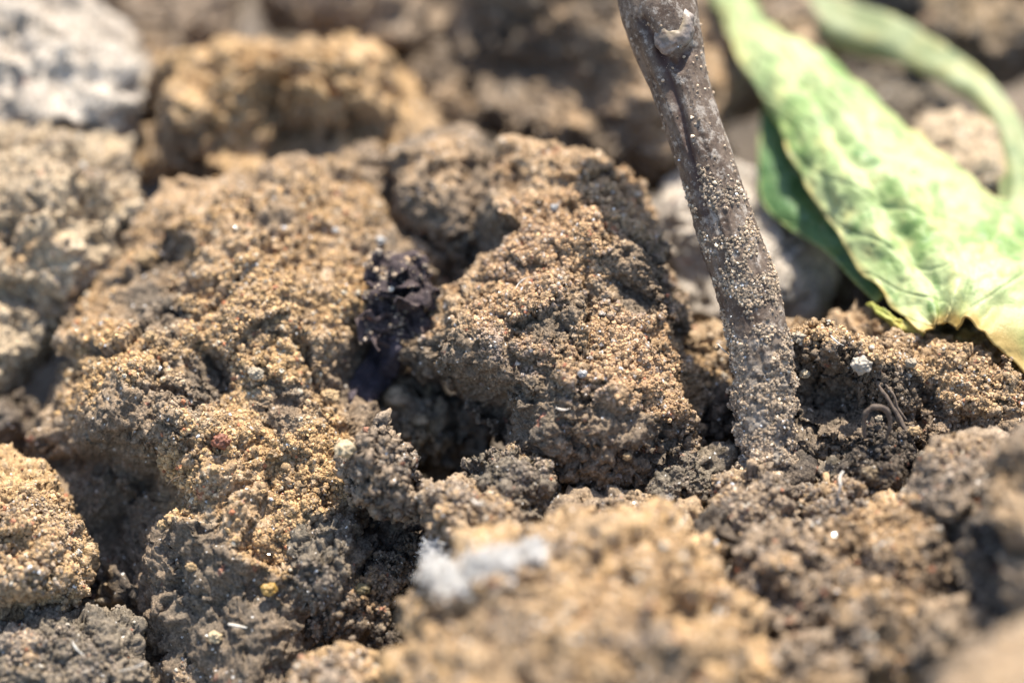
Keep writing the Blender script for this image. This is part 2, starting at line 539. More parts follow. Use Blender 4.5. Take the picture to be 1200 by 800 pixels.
# ------------------------------------------------------------------ the ground under the clods
def ground():
    n = 260
    t = np.linspace(-1, 1, n)
    s = np.sinh(t * 3.6) / np.sinh(3.6)
    x = s * 60; y = s * 60 + 1.0
    Xg, Yg = np.meshgrid(x, y, indexing='ij')
    p = np.stack([Xg.ravel(), Yg.ravel(), np.zeros(Xg.size)], 1)
    h, c = pebbles(p / np.array([2.6, 2.6, 2.6]) + 3.3, 0.4, 0.85)
    h2, c2 = pebbles(p / 0.8 + 9, 0.4, 0.8)
    edge = sstep(5.5, 9.0, np.maximum(np.abs(p[:, 0]), np.abs(p[:, 1] - 1.5)))
    z = -3.9 + 0.10 * p[:, 1].clip(-8, 12) + 0.35 * fbm(p * 0.5, 5) + (0.5 + 2.2 * edge) * h + 0.32 * h2 + edge * 0.5
    z = z + 0.06 * fbm(p * 3.1, 4, .6)
    p[:, 2] = z
    i, j = np.meshgrid(np.arange(n - 1), np.arange(n - 1), indexing='ij')
    a = (i * n + j).ravel()
    F = np.stack([a, a + n, a + n + 1, a + 1], 1)
    o = mesh_np('ground', p, F, M_SOIL_G, None, np.zeros(3), attrs={'ochre': 0.35 * edge * c, 'cell': c2})
    o['kind'] = 'structure'
    return o
M_SOIL_G = soil_mat('field_soil', (0.12, 0.10, 0.082), (0.20, 0.155, 0.11), (0.40, 0.26, 0.12), (0.05, 0.043, 0.037))
ground()

exec_clods = True
# ------------------------------------------------------------------ clods at the back, out of focus
G1 = 'clods of dry soil'
clod([(-60, -60), (40, -70), (110, 5), (160, 60), (180, 110), (160, 165), (100, 200), (20, 190), (-60, 160)], 4.3, 1.2,
     'large whitish dry clod in the top left corner, pale on top', mat=M_PALE, n=90, och0=0.0, peb=.5, tilt=0.9, rough=1.1, lump=.10)
clod([(85, -60), (260, -70), (285, 0), (262, 60), (215, 88), (150, 70), (105, 20)], 6.4, 1.2,
     'blurred grey brown clod at the top edge just right of the whitish clod', mat=M_TAN, n=70, tilt=0.9, och0=0, rough=1.3, peb=.6, lump=.12)
clod([(158, 130), (175, 85), (225, 60), (255, 38), (300, 55), (350, 65), (420, 55), (480, 80), (530, 120), (520, 190), (440, 225), (330, 230), (230, 235), (170, 200)], 3.9, 1.1,
     'blurred ochre clod with a dark hollow, behind the big left clod', mat=M_ORANGE, n=110, tilt=0.8,
     bumps=[(330, 160, 70, -0.95), (250, 190, 35, -0.5), (420, 170, 40, -.55), (330, 85, 60, .3)], ochre=[(300, 95, 90, 0.5), (450, 110, 80, 0.4)], och0=0.3, rough=1.3, lump=.14, peb=.7)
clod([(290, -60), (420, -80), (540, -60), (560, 0), (520, 50), (440, 60), (350, 40), (300, 20)], 6.2, 1.0,
     'grey brown clod at the top edge between the ochre clod and the twig', mat=M_TAN, n=80, tilt=0.9, och0=0.2, rough=1.5, lump=.15, peb=.8)
clod([(545, -40), (640, -60), (740, -30), (800, 40), (850, 150), (835, 205), (740, 215), (650, 175), (585, 150), (548, 80)], 4.6, 1.5,
     'big dark angular clod behind the twig with a sunlit right edge', mat=M_SOIL, n=120, tilt=0.5, och0=0.15, up=.5, rough=1.2, lump=.15, peb=.8,
     inner=[(690, 110, 1.0), (640, 60, 0.7), (750, 40, 0.9), (790, 130, 1.1), (620, 120, 0.5), (700, 160, 0.9), (700, 10, 0.8)],
     bumps=[(620, 70, 60, -0.7), (700, 120, 50, -.5)], ochre=[(760, 50, 45, .9), (800, 140, 35, .9), (660, 150, 30, .5)])  # ochre patches paint the sunlit strip into the right edge's colour
clod([(805, -30), (870, -50), (990, -40), (985, 50), (960, 95), (900, 90), (850, 150), (820, 120)], 5.4, 0.9,
     'blurred brown clod between the twig and the rolled leaf stalk', mat=M_TAN, n=50, tilt=0.8, ochre=[(935, 55, 40, .9)])
clod([(985, -60), (1120, -70), (1260, -60), (1260, 60), (1180, 95), (1080, 60), (1010, 20)], 5.6, 1.0,
     'dark brown clod in the top right corner behind the leaf stalk', mat=M_DARK, n=60, tilt=0.8, och0=0.25)
clod([(955, 100), (1020, 78), (1100, 95), (1130, 140), (1110, 190), (1040, 200), (985, 160)], 4.4, 0.5,
     'dark smooth clod lying between the green leaf and the rolled stalk', mat=M_GREY, n=50, tilt=0.8, och0=-.1)
clod([(1065, 150), (1110, 128), (1160, 145), (1200, 170), (1200, 235), (1130, 245), (1080, 210)], 3.3, 0.6,
     'pale pinkish clod against the upper edge of the green leaf', mat=M_BEIGE, n=60, tilt=0.8, och0=0.1, peb=.4, lump=.06, rough=.9)
clod([(-60, 170), (20, 150), (90, 145), (140, 175), (165, 230), (160, 280), (120, 330), (60, 350), (-60, 340)], 2.7, 0.9,
     'rounded beige clod at the left edge under the whitish clod', mat=M_BEIGE, n=130, tilt=0.8, och0=0.2, rough=1.2, lump=.16,
     bumps=[(110, 260, 30, -0.35), (30, 290, 40, -.25)], grains=1500, gsize=0.03, peb=.9, gmask=.2)
clod([(-60, 320), (20, 310), (70, 330), (85, 375), (55, 400), (20, 430), (0, 480), (-60, 500)], 2.2, 0.6,
     'grey brown crumbly clod at the left edge beside the dark hole', mat=M_BEIGE, n=80, tilt=0.8, och0=0.0, peb=1.2)
clod([(450, 185), (490, 160), (550, 150), (580, 190), (585, 250), (560, 290), (510, 285), (465, 245)], 2.3, 0.5,
     'small dark clod wedged behind the tall middle clod', mat=M_SOIL, n=80, tilt=0.7, och0=0.05, ochre=[(530, 190, 30, .5)])
clod([(385, 200), (430, 175), (465, 195), (470, 235), (420, 245)], 2.9, 0.35,
     'small tan clod at the foot of the ochre clod', mat=M_TAN, n=50, tilt=0.7)
clod([(750, 240), (800, 200), (880, 180), (930, 230), (965, 300), (970, 360), (900, 385), (790, 385), (755, 320)], 3.0, 0.8,
     'smooth pale grey clod behind the twig, left of the dark green leaf', mat=M_PALE, n=80, tilt=0.7, och0=-0.1, peb=0.5, rough=.95, lump=.06,
     bumps=[(800, 330, 50, -.3)])

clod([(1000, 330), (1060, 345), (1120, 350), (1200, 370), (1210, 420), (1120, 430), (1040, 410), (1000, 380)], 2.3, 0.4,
     'dark clod in the shadow under the torn leaf tip', mat=M_DARK, n=80, tilt=0.7, och0=-.1, peb=1.3)  # filler clod; the shade under the leaf is put into its dark colour
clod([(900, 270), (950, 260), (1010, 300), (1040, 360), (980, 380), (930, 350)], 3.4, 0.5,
     'dark brown clod in the shade below the dark green leaf', mat=M_DARK, n=70, tilt=0.7, och0=0)
clod([(470, 60), (530, 50), (570, 100), (570, 160), (520, 190), (480, 130)], 5.0, 0.6,
     'brown blurred clod between the ochre clod and the big dark angular one', mat=M_SOIL, n=80, tilt=0.8, och0=.1, peb=1.6)
clod([(140, 30), (190, 20), (230, 60), (200, 110), (150, 120)], 5.4, 0.5,
     'small dark blurred clod in the gap right of the whitish clod', mat=M_SOIL, n=60, tilt=0.8, och0=0)

# ------------------------------------------------------------------ the two big clods in the middle
clod([(75, 400), (60, 350), (110, 330), (120, 290), (160, 270), (190, 215), (250, 178), (330, 185), (400, 195), (450, 235), (500, 260),
      (535, 310), (530, 350), (490, 390), (470, 440), (455, 500), (430, 560), (425, 610), (405, 660), (375, 700), (350, 770), (330, 840), (210, 850), (165, 760), (140, 700),
      (110, 650), (60, 600), (20, 560), (40, 480)], 1.32, 1.0,
     'very large sandy clod with an ochre crust filling the left of the picture', n=200, tilt=0.48, thing=(290, 480),
     inner=[(290, 480, 1.0), (250, 300, 0.8), (380, 300, 0.75), (460, 310, 0.5), (330, 400, 0.95), (180, 350, 0.5), (150, 420, 0.65), (220, 400, .8),
            (420, 400, 0.65), (430, 470, 0.35), (250, 560, 0.98), (340, 560, 1.0), (390, 620, 0.75), (220, 640, 0.75), (280, 700, 0.75), (320, 660, 0.9),
            (160, 570, 0.35), (170, 640, 0.3), (90, 520, 0.3), (280, 780, 0.5), (220, 740, .45)],
     bumps=[(150, 440, 60, 0.42), (120, 500, 40, 0.3), (200, 500, 35, .25), (145, 610, 50, -0.55), (250, 430, 28, -0.15), (300, 180, 60, .1), (455, 440, 40, -.2), (430, 400, 30, -.12), (235, 345, 35, -.1)],
     grooves=[([(235, 400), (262, 450), (270, 490)], 9, -0.18), ([(330, 470), (370, 480), (400, 510)], 7, -0.08), ([(60, 545), (130, 545), (200, 580)], 14, -0.25), ([(400, 460), (440, 400)], 18, -.1)],
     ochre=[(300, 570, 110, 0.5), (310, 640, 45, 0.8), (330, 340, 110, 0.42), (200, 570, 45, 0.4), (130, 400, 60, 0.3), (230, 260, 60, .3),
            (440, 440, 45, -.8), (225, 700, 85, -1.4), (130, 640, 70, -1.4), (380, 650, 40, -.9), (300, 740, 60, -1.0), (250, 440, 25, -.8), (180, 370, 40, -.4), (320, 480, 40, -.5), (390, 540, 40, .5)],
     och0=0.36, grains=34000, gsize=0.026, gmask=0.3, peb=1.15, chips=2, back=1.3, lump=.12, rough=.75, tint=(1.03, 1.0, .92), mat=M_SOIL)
clod([(475, 395), (500, 385), (540, 350), (585, 310), (560, 290), (552, 250), (575, 225), (572, 188), (602, 168), (660, 178), (720, 200), (765, 240), (780, 290), (790, 350),
      (800, 420), (825, 470), (830, 540), (815, 580), (750, 600), (690, 590), (640, 565), (600, 540), (560, 500), (530, 460), (490, 445), (468, 420)], 1.2, 1.0,
     'tall rounded clod in the middle with a crumbly tan crust and grey underside', n=192, tilt=0.42, thing=(670, 400),
     inner=[(660, 390, 1.2), (600, 370, 1.05), (540, 400, 0.95), (560, 440, .9), (700, 470, 1.25), (620, 460, 1.1), (640, 520, 0.9), (700, 540, 0.9), (760, 500, 0.95),
            (640, 200, 0.6), (700, 250, 0.85), (620, 270, 0.8), (740, 340, 1.0), (680, 320, 1.1), (590, 250, .55), (780, 430, .85), (505, 410, .7)],
     bumps=[(525, 480, 35, -0.6), (580, 490, 35, -0.5), (600, 215, 18, -0.35), (745, 345, 25, -0.15), (575, 255, 25, .12), (790, 560, 25, .1)],
     grooves=[([(620, 500), (640, 440), (600, 420)], 10, -0.12), ([(640, 210), (700, 215), (740, 250)], 9, -0.1), ([(720, 330), (760, 355), (775, 385)], 12, -.15), ([(760, 560), (800, 500)], 7, -.08)],
     ochre=[(650, 170, 70, .7), (730, 230, 50, .5), (660, 300, 60, .25), (600, 350, 60, .2), (730, 400, 60, .3), (770, 460, 50, .35), (650, 550, 70, -1.5), (730, 540, 55, -1.5), (600, 490, 50, -.9),
            (570, 420, 30, -.2), (790, 580, 30, -1), (755, 350, 22, -.8), (500, 430, 30, -.3)],
     och0=0.42, grains=34000, gsize=0.023, gmask=0.1, peb=1.2, chips=2, back=1.2, lump=.16, rough=.8, seed=11, tint=(1.0, .97, 1.0), mat=M_SOIL)

# ------------------------------------------------------------------ left edge and bottom left
clod([(-50, 530), (10, 525), (60, 545), (75, 590), (110, 640), (95, 690), (60, 720), (0, 730), (-50, 740)], 0.35, 0.6,
     'ochre crusted clod at the left edge, lower of the picture, above the grey one', mat=M_ORANGE, n=120, tilt=0.6, grains=6000, gsize=0.026, gmask=.1, och0=.3,
     peb=1.3, ochre=[(30, 570, 60, .4)])
clod([(-50, 725), (40, 708), (110, 720), (155, 710), (168, 760), (160, 840), (60, 860), (-50, 850)], -0.1, 0.5,
     'grey clod in the bottom left corner with sandy specks', mat=M_GREY, n=120, tilt=0.6, grains=5000, gsize=0.022, gmask=-.1, och0=.05, peb=1.2)
clod([(192, 775), (215, 757), (250, 775), (265, 810), (240, 840), (200, 835)], 0.0, 0.2,
     'small tan crumbly clod at the bottom edge below the big left clod', n=70, mat=M_TAN, tilt=.5, grains=1200, gsize=.02, gmask=-.3)
clod([(340, 790), (370, 765), (420, 762), (460, 780), (470, 830), (400, 860), (340, 840)], -1.0, 0.4,
     'ochre clod at the bottom edge left of the foreground clod', mat=M_ORANGE, n=80, tilt=.7, grains=2500, gsize=.03, gmask=-.2, och0=.4)

# crumbs in the cleft
clod([(425, 515), (440, 497), (458, 500), (470, 530), (485, 570), (495, 600), (465, 612), (430, 590), (408, 560), (412, 530)], -0.15, 0.3,
     'upright crumbly lump standing in the cleft between the two big clods', n=110, mat=M_TAN, tilt=.4, peb=1.5, grains=4000, gsize=.02, gmask=-.3, och0=.05, rough=1.5, lump=.18)
clod([(330, 640), (375, 610), (420, 605), (428, 640), (410, 680), (375, 715), (345, 700)], 0.0, 0.35,
     'flat grey wedge of clay at the lower right side of the big left clod', n=90, mat=M_GREY, tilt=.5, peb=.6, och0=-.3, grains=800, gsize=.015, gmask=-.3, lump=.05)
clod([(545, 560), (560, 530), (600, 525), (640, 545), (650, 580), (640, 610), (590, 620), (550, 600)], -0.1, 0.3,
     'greenish grey lump right below the tall middle clod', n=90, mat=M_GREY, tilt=.5, peb=1.2, grains=2500, gsize=.018, gmask=-.2, och0=.1)
clod([(500, 570), (530, 555), (560, 575), (600, 590), (620, 620), (560, 650), (510, 630), (488, 600)], -0.5, 0.3,
     'blurred tan lump in front of the greenish grey lump', n=80, mat=M_TAN, tilt=.6, peb=1.2, grains=2000, gsize=.024, gmask=-.3, och0=.3)
clod([(430, 600), (490, 590), (520, 620), (500, 680), (470, 720), (420, 760), (380, 770), (350, 740), (400, 690), (425, 650)], 0.25, 0.35,
     'dark crumbly clod in the cleft left of the foreground clod', n=120, mat=M_DARK, tilt=.7, peb=1.6, grains=5000, gsize=.022, gmask=-.6, och0=.1, lump=.2, rough=1.3, tint=(.75, .72, .7))
clod([(640, 590), (700, 575), (770, 590), (830, 595), (825, 640), (760, 660), (680, 650)], -0.35, 0.25,
     'brown gravelly lump between the middle clod and the foreground clod', n=90, mat=M_TAN, tilt=.7, peb=1.3, grains=2500, gsize=.02, gmask=-.3)
clod([(770, 560), (800, 535), (832, 550), (845, 590), (810, 610), (775, 600)], 0.0, 0.2,
     'dark grey crumb at the right foot of the middle clod', n=60, mat=M_GREY, tilt=.5, peb=.8, och0=-.2, grains=500, gsize=.018, gmask=-.3)

# ------------------------------------------------------------------ the foreground
clod([(470, 700), (490, 650), (560, 640), (620, 615), (700, 598), (760, 605), (820, 620), (850, 660), (895, 720), (940, 780), (960, 860), (700, 900), (480, 880), (440, 800)], -2.1, 0.9,
     'large blurred orange ochre clod in the bottom foreground', mat=M_ORANGE, n=149, tilt=0.85, thing=(690, 760), och0=.45, peb=1.5, lump=.16,
     bumps=[(530, 740, 40, -.3)], grains=9000, gsize=.036, gmask=-.2, white=.02, ochn=.6)
clod([(1085, 830), (1120, 785), (1180, 745), (1270, 715), (1300, 900), (1070, 900)], -5.0, 0.6,
     'strongly blurred tan clod in the bottom right corner', mat=M_TAN, n=70, tilt=.6, och0=.3)

# ------------------------------------------------------------------ right side, round the twig's foot
clod([(915, 390), (950, 372), (1010, 374), (1050, 384), (1090, 404), (1140, 395), (1180, 410), (1230, 440), (1240, 520), (1180, 560), (1100, 580), (1020, 570), (950, 540),
      (925, 500), (905, 440)], 0.75, 0.6,
     'clod with an overhanging rim and a dark hollow, right of the twig', n=165, tilt=0.55, thing=(1060, 470), mat=M_SOIL,
     inner=[(960, 385, .45), (1020, 395, .6), (1080, 420, .65), (1140, 430, .7), (990, 450, -0.35), (960, 480, -.3), (1030, 440, 0.0), (1090, 480, .4), (1150, 480, .65), (1190, 450, .45), (1080, 530, .35), (1010, 510, -.2), (940, 430, 0.0)],
     bumps=[(985, 465, 42, -.6), (950, 470, 26, -.4), (1010, 400, 28, .12), (1095, 470, 16, -.2), (1130, 500, 20, -.15)],
     ochre=[(960, 370, 50, .7), (1030, 385, 35, .4), (1140, 440, 50, .8), (1100, 400, 40, .6), (980, 470, 60, -1.5), (1040, 510, 60, -1.5), (1080, 490, 25, -.7)],
     och0=.2, grains=16000, gsize=.023, gmask=0.05, peb=1.4, lump=.17, chips=4)
clod([(800, 395), (825, 385), (860, 390), (880, 430), (870, 480), (820, 480), (800, 440)], 1.3, 0.3,
     'tan clod just visible behind the left side of the twig foot', n=60, mat=M_TAN, tilt=.6, grains=800, gsize=.026, gmask=-.3)
clod([(980, 560), (1000, 520), (1015, 495), (1050, 490), (1075, 520), (1070, 560), (1040, 585), (1000, 580)], -0.05, 0.3,
     'dark crumbly mound in the hollow carrying the little root loop', n=110, mat=M_DARK, tilt=.6, peb=1.5, grains=4500, gsize=.018, gmask=-.8, och0=.0, tint=(.6, .58, .56))
clod([(885, 545), (905, 528), (940, 525), (965, 540), (960, 562), (925, 572), (890, 565)], 0.0, 0.12,
     'small smooth dark bluish pebble of clay at the foot of the twig', n=60, mat=M_DARK, tilt=.6, peb=.5, och0=-.3, rough=.6, lump=.04)
clod([(828, 590), (850, 560), (890, 552), (930, 565), (945, 595), (930, 640), (880, 650), (835, 630)], -0.35, 0.35,
     'sandy tan lump right in front of the foot of the twig', n=120, mat=M_TAN, tilt=.7, peb=1.5, grains=5000, gsize=.022, gmask=-.3, och0=.3, lump=.17)
clod([(940, 580), (965, 562), (1010, 570), (1030, 590), (1010, 630), (960, 640), (942, 620)], -0.45, 0.25,
     'ochre crumbly lump below the dark mound with the root loop', n=90, mat=M_ORANGE, tilt=.7, peb=1.5, grains=3000, gsize=.022, gmask=-.3)
clod([(850, 660), (880, 620), (930, 615), (975, 650), (985, 700), (950, 740), (900, 740), (860, 700)], -1.2, 0.4,
     'blurred brown lump with a dark underside, right of the foreground clod', n=100, mat=M_TAN, tilt=.8, peb=1.6, grains=2500, gsize=.028, gmask=-.3, bumps=[(900, 700, 25, -.3)], lump=.18)
clod([(945, 640), (1000, 600), (1060, 580), (1120, 575), (1150, 620), (1150, 680), (1090, 720), (1020, 720), (960, 690)], -1.05, 0.5,
     'blurred grey brown clod in the lower right with a smooth dark side', n=120, mat=M_SOIL, tilt=.85, peb=1.3, grains=4000, gsize=.026, gmask=-.1, bumps=[(1010, 660, 30, -.3)],
     ochre=[(1060, 600, 60, .5), (1000, 640, 40, .4)], lump=.18)
clod([(1060, 560), (1100, 520), (1150, 505), (1200, 520), (1210, 600), (1150, 640), (1090, 620)], -0.8, 0.4,
     'tan lumpy clod at the right below the rim of the hollow clod', n=100, mat=M_TAN, tilt=.8, peb=1.5, grains=3000, gsize=.026, gmask=-.3, lump=.2)
clod([(1130, 610), (1190, 590), (1260, 600), (1260, 720), (1180, 740), (1120, 690)], -1.6, 0.4,
     'smooth dark grey clod at the right edge between two tan lumps', n=80, mat=M_DARK, tilt=.8, peb=.8, och0=-.1)
clod([(975, 740), (1000, 690), (1050, 680), (1085, 720), (1080, 780), (1020, 800)], -1.9, 0.4,
     'blurred orange lump near the bottom edge at the right', n=80, mat=M_ORANGE, tilt=.8, peb=1.5, lump=.2, grains=1500, gsize=.03, gmask=-.3)
clod([(900, 780), (940, 745), (990, 750), (1010, 800), (990, 860), (920, 870)], -2.3, 0.4,
     'blurred pale brown lump at the bottom edge right of the foreground clod', n=80, mat=M_TAN, tilt=.8, peb=1.5, lump=.2, grains=1500, gsize=.03, gmask=-.3)
clod([(1060, 760), (1090, 710), (1150, 700), (1180, 740), (1150, 800), (1080, 810)], -2.2, 0.4,
     'blurred reddish tan lump behind the corner clod in the bottom right', n=70, mat=M_TAN, tilt=.8, peb=1.5, lump=.2)
clod([(1165, 570), (1180, 515), (1220, 495), (1300, 500), (1300, 610), (1210, 635), (1172, 610)], -2.4, 0.5,
     'blurred tan clod with a dark underside poking in at the right edge', n=80, mat=M_TAN, tilt=.8, bumps=[(1190, 570, 35, -.4)], peb=1.2)
clod([(1185, 655), (1215, 620), (1300, 625), (1300, 740), (1205, 720)], -2.6, 0.4,
     'blurred brown clod at the right edge above the corner clod', n=60, mat=M_TAN, tilt=.8)

# ------------------------------------------------------------------ small clods filling the clefts
FILL = []
for words, where in [
    ('in the cleft left of the white fluff', [(470, 660, .3, 22), (440, 700, .2, 22), (410, 720, .35, 20), (455, 745, -.1, 20), (480, 640, .1, 16)]),
    ('in the dark hole left of the middle clod', [(500, 600, .6, 30), (510, 500, 1.7, 55), (480, 520, 1.3, 30)]),  # widest crumb is added to hide sunlit ground and keep the hole dark
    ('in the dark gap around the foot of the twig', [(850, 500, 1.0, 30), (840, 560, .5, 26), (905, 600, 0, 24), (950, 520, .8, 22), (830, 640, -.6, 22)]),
    ('beside the dark mound with the root loop', [(1090, 560, .0, 24), (970, 575, .1, 20), (1000, 540, .5, 18), (1020, 560, -.3, 14), (1140, 580, -.3, 18)]),
    ('among the blurred lumps at lower right', [(985, 640, -.6, 22), (860, 750, -1.0, 26), (1110, 640, -.5, 26), (1040, 740, -1.2, 24), (960, 720, -1.0, 24), (1100, 680, -1.2, 22), (940, 700, -1.0, 18), (1075, 650, -1.1, 16)]),
    ('between the big left clod and the left edge', [(130, 690, .9, 30), (110, 730, .8, 30), (20, 500, 1.8, 30)]),
    ('at the front foot of the tall middle clod', [(745, 600, .1, 18), (690, 600, .1, 16)]),
    ('in the gap behind the bark flake', [(550, 300, 2.0, 30)])]:
    for i, x in enumerate(sorted(where)):
        order = ['leftmost', 'second from left', 'third from left', 'fourth from left', 'fifth from left', 'sixth from left', 'seventh from left', 'rightmost']
        w_ = '' if len(where) == 1 else (order[i] if i < len(where) - 1 else 'rightmost') + ' '
        FILL.append((*x, w_ + 'soil crumb ' + words, 'small crumbs ' + words))
proto = []
for k in range(4):
    ang = np.linspace(0, 2 * math.pi, 9)[:-1]
    rr = np.random.default_rng(k + 60).uniform(20, 34, 8)
    fx, fy, fd, fs = FILL[k][:4]
    o = clod([(fx + r * math.cos(a), fy - r * math.sin(a)) for a, r in zip(ang, rr)], fd, .2,
             FILL[k][4], name='soil_crumb', cat='soil crumb',
             group=FILL[k][5], n=44, mat=[M_DARK, M_GREY][k % 2], peb=1.5, lump=.16, och0=0.1, tilt=.5)
    proto.append(o)
for k, (fx, fy, fd, fs, flab, fgrp) in enumerate(FILL):
    if k < 4: o = proto[k]
    else:
        o = proto[k % 4].copy(); col.objects.link(o)
        o.location = at(fx, fy, fd) * CM
        o['label'] = flab; o['group'] = fgrp
    o.rotation_euler = tuple(rng.uniform(0, 6.28, 3)) if k >= 4 else (0, 0, 0)
    o.scale = (fs / 27.0,) * 3

# single loose grains that catch the eye
def pellet(px, py, d, r, color, label, name='soil_grain', cat='grain', group=None, rough=.7, n=18, squash=(1, 1, 1)):
    U, F = cubesphere(n); r *= .8
    off = rng.random(3) * 40
    V = U * np.array(squash) * (1 + 0.42 * fbm(U * 1.3 + off, 4, .6) + 0.16 * pebbles(U * 2.6 + off + .5 * perlin(U * 4)[:, None])[0])[:, None] * r / 120.0
    C = at(px, py, d)
    m, nt, b, out = new_mat(name)
    c = mixc(nt, ramp(nt, noise(nt, 14, 4, .7), .35, .68), color, tuple(x * .55 for x in color))
    nt.links.new(c, b.inputs['Base Color']); b.inputs['Roughness'].default_value = rough
    bp = N(nt, 'ShaderNodeBump', Strength=.5, Distance=.01 * CM)
    nt.links.new(noise(nt, 40, 3, .7), bp.inputs['Height']); nt.links.new(bp.outputs[0], b.inputs['Normal'])
    return tag(mesh_np(name, V + C, F, m, None, C), label, cat, group)

# surface finder: drop things onto the clods along the line of sight they were seen on
ZW = 5
zb = np.full((240, 160), 99.0)
for Vz in ZB:
    X, Y, Z = proj(Vz)
    ok = (X >= 0) & (X < 1200) & (Y >= 0) & (Y < 800)
    np.minimum.at(zb, ((X[ok] / ZW).astype(int), (Y[ok] / ZW).astype(int)), Z[ok])
ZB.clear()
def surf(px, py, lift=0.0):
    i, j = int(px / ZW), int(py / ZW)
    w = zb[max(0, i - 1):i + 2, max(0, j - 1):j + 2]
    w = w[w < 50]
    return (float(np.percentile(w, 25)) if len(w) else 0.0) - lift

OR, TAN, RED, WH, CR = (.40, .265, .13), (.36, .29, .20), (.22, .08, .04), (.36, .34, .31), (.50, .38, .22)
for (px, py, r, c, lab, rg) in [
    (260, 517, 12, RED, 'rusty red round pellet on the ochre crust of the left clod', .6),
    (172, 302, 14, OR, 'bright orange lump near the top left of the big left clod', .8),
    (176, 394, 9, OR, 'orange round grain on the grey block at the left', .8),
    (386, 465, 12, OR, 'orange crumb lying beside the dark violet film', .8),
    (190, 614, 7, OR, 'orange grain on the dark lower face of the left clod, upper one', .8),
    (224, 664, 7, OR, 'bright orange grain low on the dark face of the left clod', .8),
    (252, 746, 9, CR, 'cream mineral chip low on the left clod beside the white splinter', .4),
    (405, 526, 14, CR, 'cream yellow stone set in the crust beside the upright lump', .5),
    (446, 282, 7, WH, 'bright white quartz chip near the bark flake', .25),
    (393, 270, 5, WH, 'tiny white chip left of the bright white quartz chip', .3),
    (650, 243, 6, WH, 'white chip on the upper part of the tall middle clod', .3),
    (682, 438, 6, WH, 'glinting pinkish chip in the middle of the tall clod', .2),
    (300, 437, 10, TAN, 'round tan grain at the head of the groove in the left clod', .8),
    (320, 533, 9, (.22, .13, .05), 'dark amber grain to the right of the rusty red pellet', .5),
    (252, 550, 7, OR, 'golden grain just below the rusty red pellet', .8),
    (735, 535, 6, OR, 'orange grain on the grey underside of the middle clod', .8),
    (1010, 427, 14, (.42, .36, .28), 'pale lumpy pebble under the rim of the hollow clod', .8),
    (943, 438, 7, (.5, .4, .26), 'small yellowish chip beside the twig in the hollow', .7),
    (1068, 425, 8, TAN, 'tan grain stuck below the rim of the hollow clod at the right', .8),
    (1072, 505, 8, OR, 'orange grain right of the dark mound', .8),
    (1030, 490, 5, TAN, 'tiny tan grain beside the root loop', .8),
    (425, 690, 9, (.16, .12, .05), 'olive brown grain in the dark cleft', .6),
    (315, 690, 10, (.40, .24, .06), 'amber grain at the lower end of the ochre streak', .5),
    (935, 395, 9, TAN, 'tan crumb on the rim directly right of the twig', .8)]:
    pellet(px, py, surf(px, py, r / 240.0), r, c, lab, rough=rg, squash=(1, .9, .8))

# ------------------------------------------------------------------ the twig
def sweep(path, rad, n_ring=96, n_len=400, flat=1.0):
    """path: cm points, rad: cm radii -> ring grid arrays (centre, U, V frames)"""
    path = np.array(path); rad = np.array(rad)
    t = np.linspace(0, len(path) - 1, n_len)
    def cat(a):
        i = np.clip(np.floor(t).astype(int), 0, len(path) - 2); f = t - i
        g = lambda k: a[np.clip(i + k, 0, len(path) - 1)]
        f = f[:, None] if a.ndim > 1 else f
        return 0.5 * (2 * g(0) + (g(1) - g(-1)) * f + (2 * g(-1) - 5 * g(0) + 4 * g(1) - g(2)) * f ** 2 + (3 * g(0) - g(-1) - 3 * g(1) + g(2)) * f ** 3)
    c = cat(path); r = cat(rad)
    T = np.gradient(c, axis=0); T /= np.linalg.norm(T, axis=1)[:, None]
    A = np.cross(T, FWD); A /= np.linalg.norm(A, axis=1)[:, None]
    Bn = np.cross(T, A)
    return c, r, T, A, Bn

def tube_grid(c, r, A, Bn, n_ring, flat=1.0):
    th = np.linspace(0, 2 * math.pi, n_ring, endpoint=False)
    V = c[:, None] + (np.cos(th)[None, :, None] * A[:, None] + flat * np.sin(th)[None, :, None] * Bn[:, None]) * r[:, None, None]
    L = len(c)
    i, j = np.meshgrid(np.arange(L - 1), np.arange(n_ring), indexing='ij')
    a = (i * n_ring + j).ravel(); b = (i * n_ring + (j + 1) % n_ring).ravel()
    F = np.stack([a, b, b + n_ring, a + n_ring], 1)
    return V.reshape(-1, 3), F, np.tile(th, L), np.repeat(np.arange(L) / (L - 1), n_ring)

def bark_mat():
    m, nt, b, out = new_mat('twig_bark')
    n1 = noise(nt, 3.2, 5, .65); n2 = noise(nt, 22, 4, .7)
    c = mixc(nt, ramp(nt, n1, .36, .62), (0.062, 0.038, 0.024), (0.150, 0.108, 0.076))
    n4 = noise(nt, 7, 5, .75)
    c = mixc(nt, ramp(nt, n4, .51, .62, 0, .8), c, (0.34, 0.29, 0.235))
    c = mixc(nt, ramp(nt, n2, .60, .70, 0, .6), c, (0.42, 0.37, 0.31))
    c = mixc(nt, ramp(nt, n2, .45, .3, 0, .8), c, (0.03, 0.02, 0.018))
    low = attr(nt, 'crusty')
    c2 = mixc(nt, ramp(nt, noise(nt, 9, 5, .75), .40, .60), (0.055, 0.04, 0.027), (0.27, 0.225, 0.175))
    c = mixc(nt, low, c, c2)
    gr = attr(nt, 'groove')
    c = mixc(nt, gr, c, (0.055, 0.028, 0.022))
    nt.links.new(c, b.inputs['Base Color'])
    b.inputs['Roughness'].default_value = .72
    b.inputs['Specular IOR Level'].default_value = .3
    bp = N(nt, 'ShaderNodeBump', Strength=.5, Distance=.02 * CM)
    nt.links.new(noise(nt, 30, 4, .7), bp.inputs['Height']); nt.links.new(bp.outputs[0], b.inputs['Normal'])
    return m
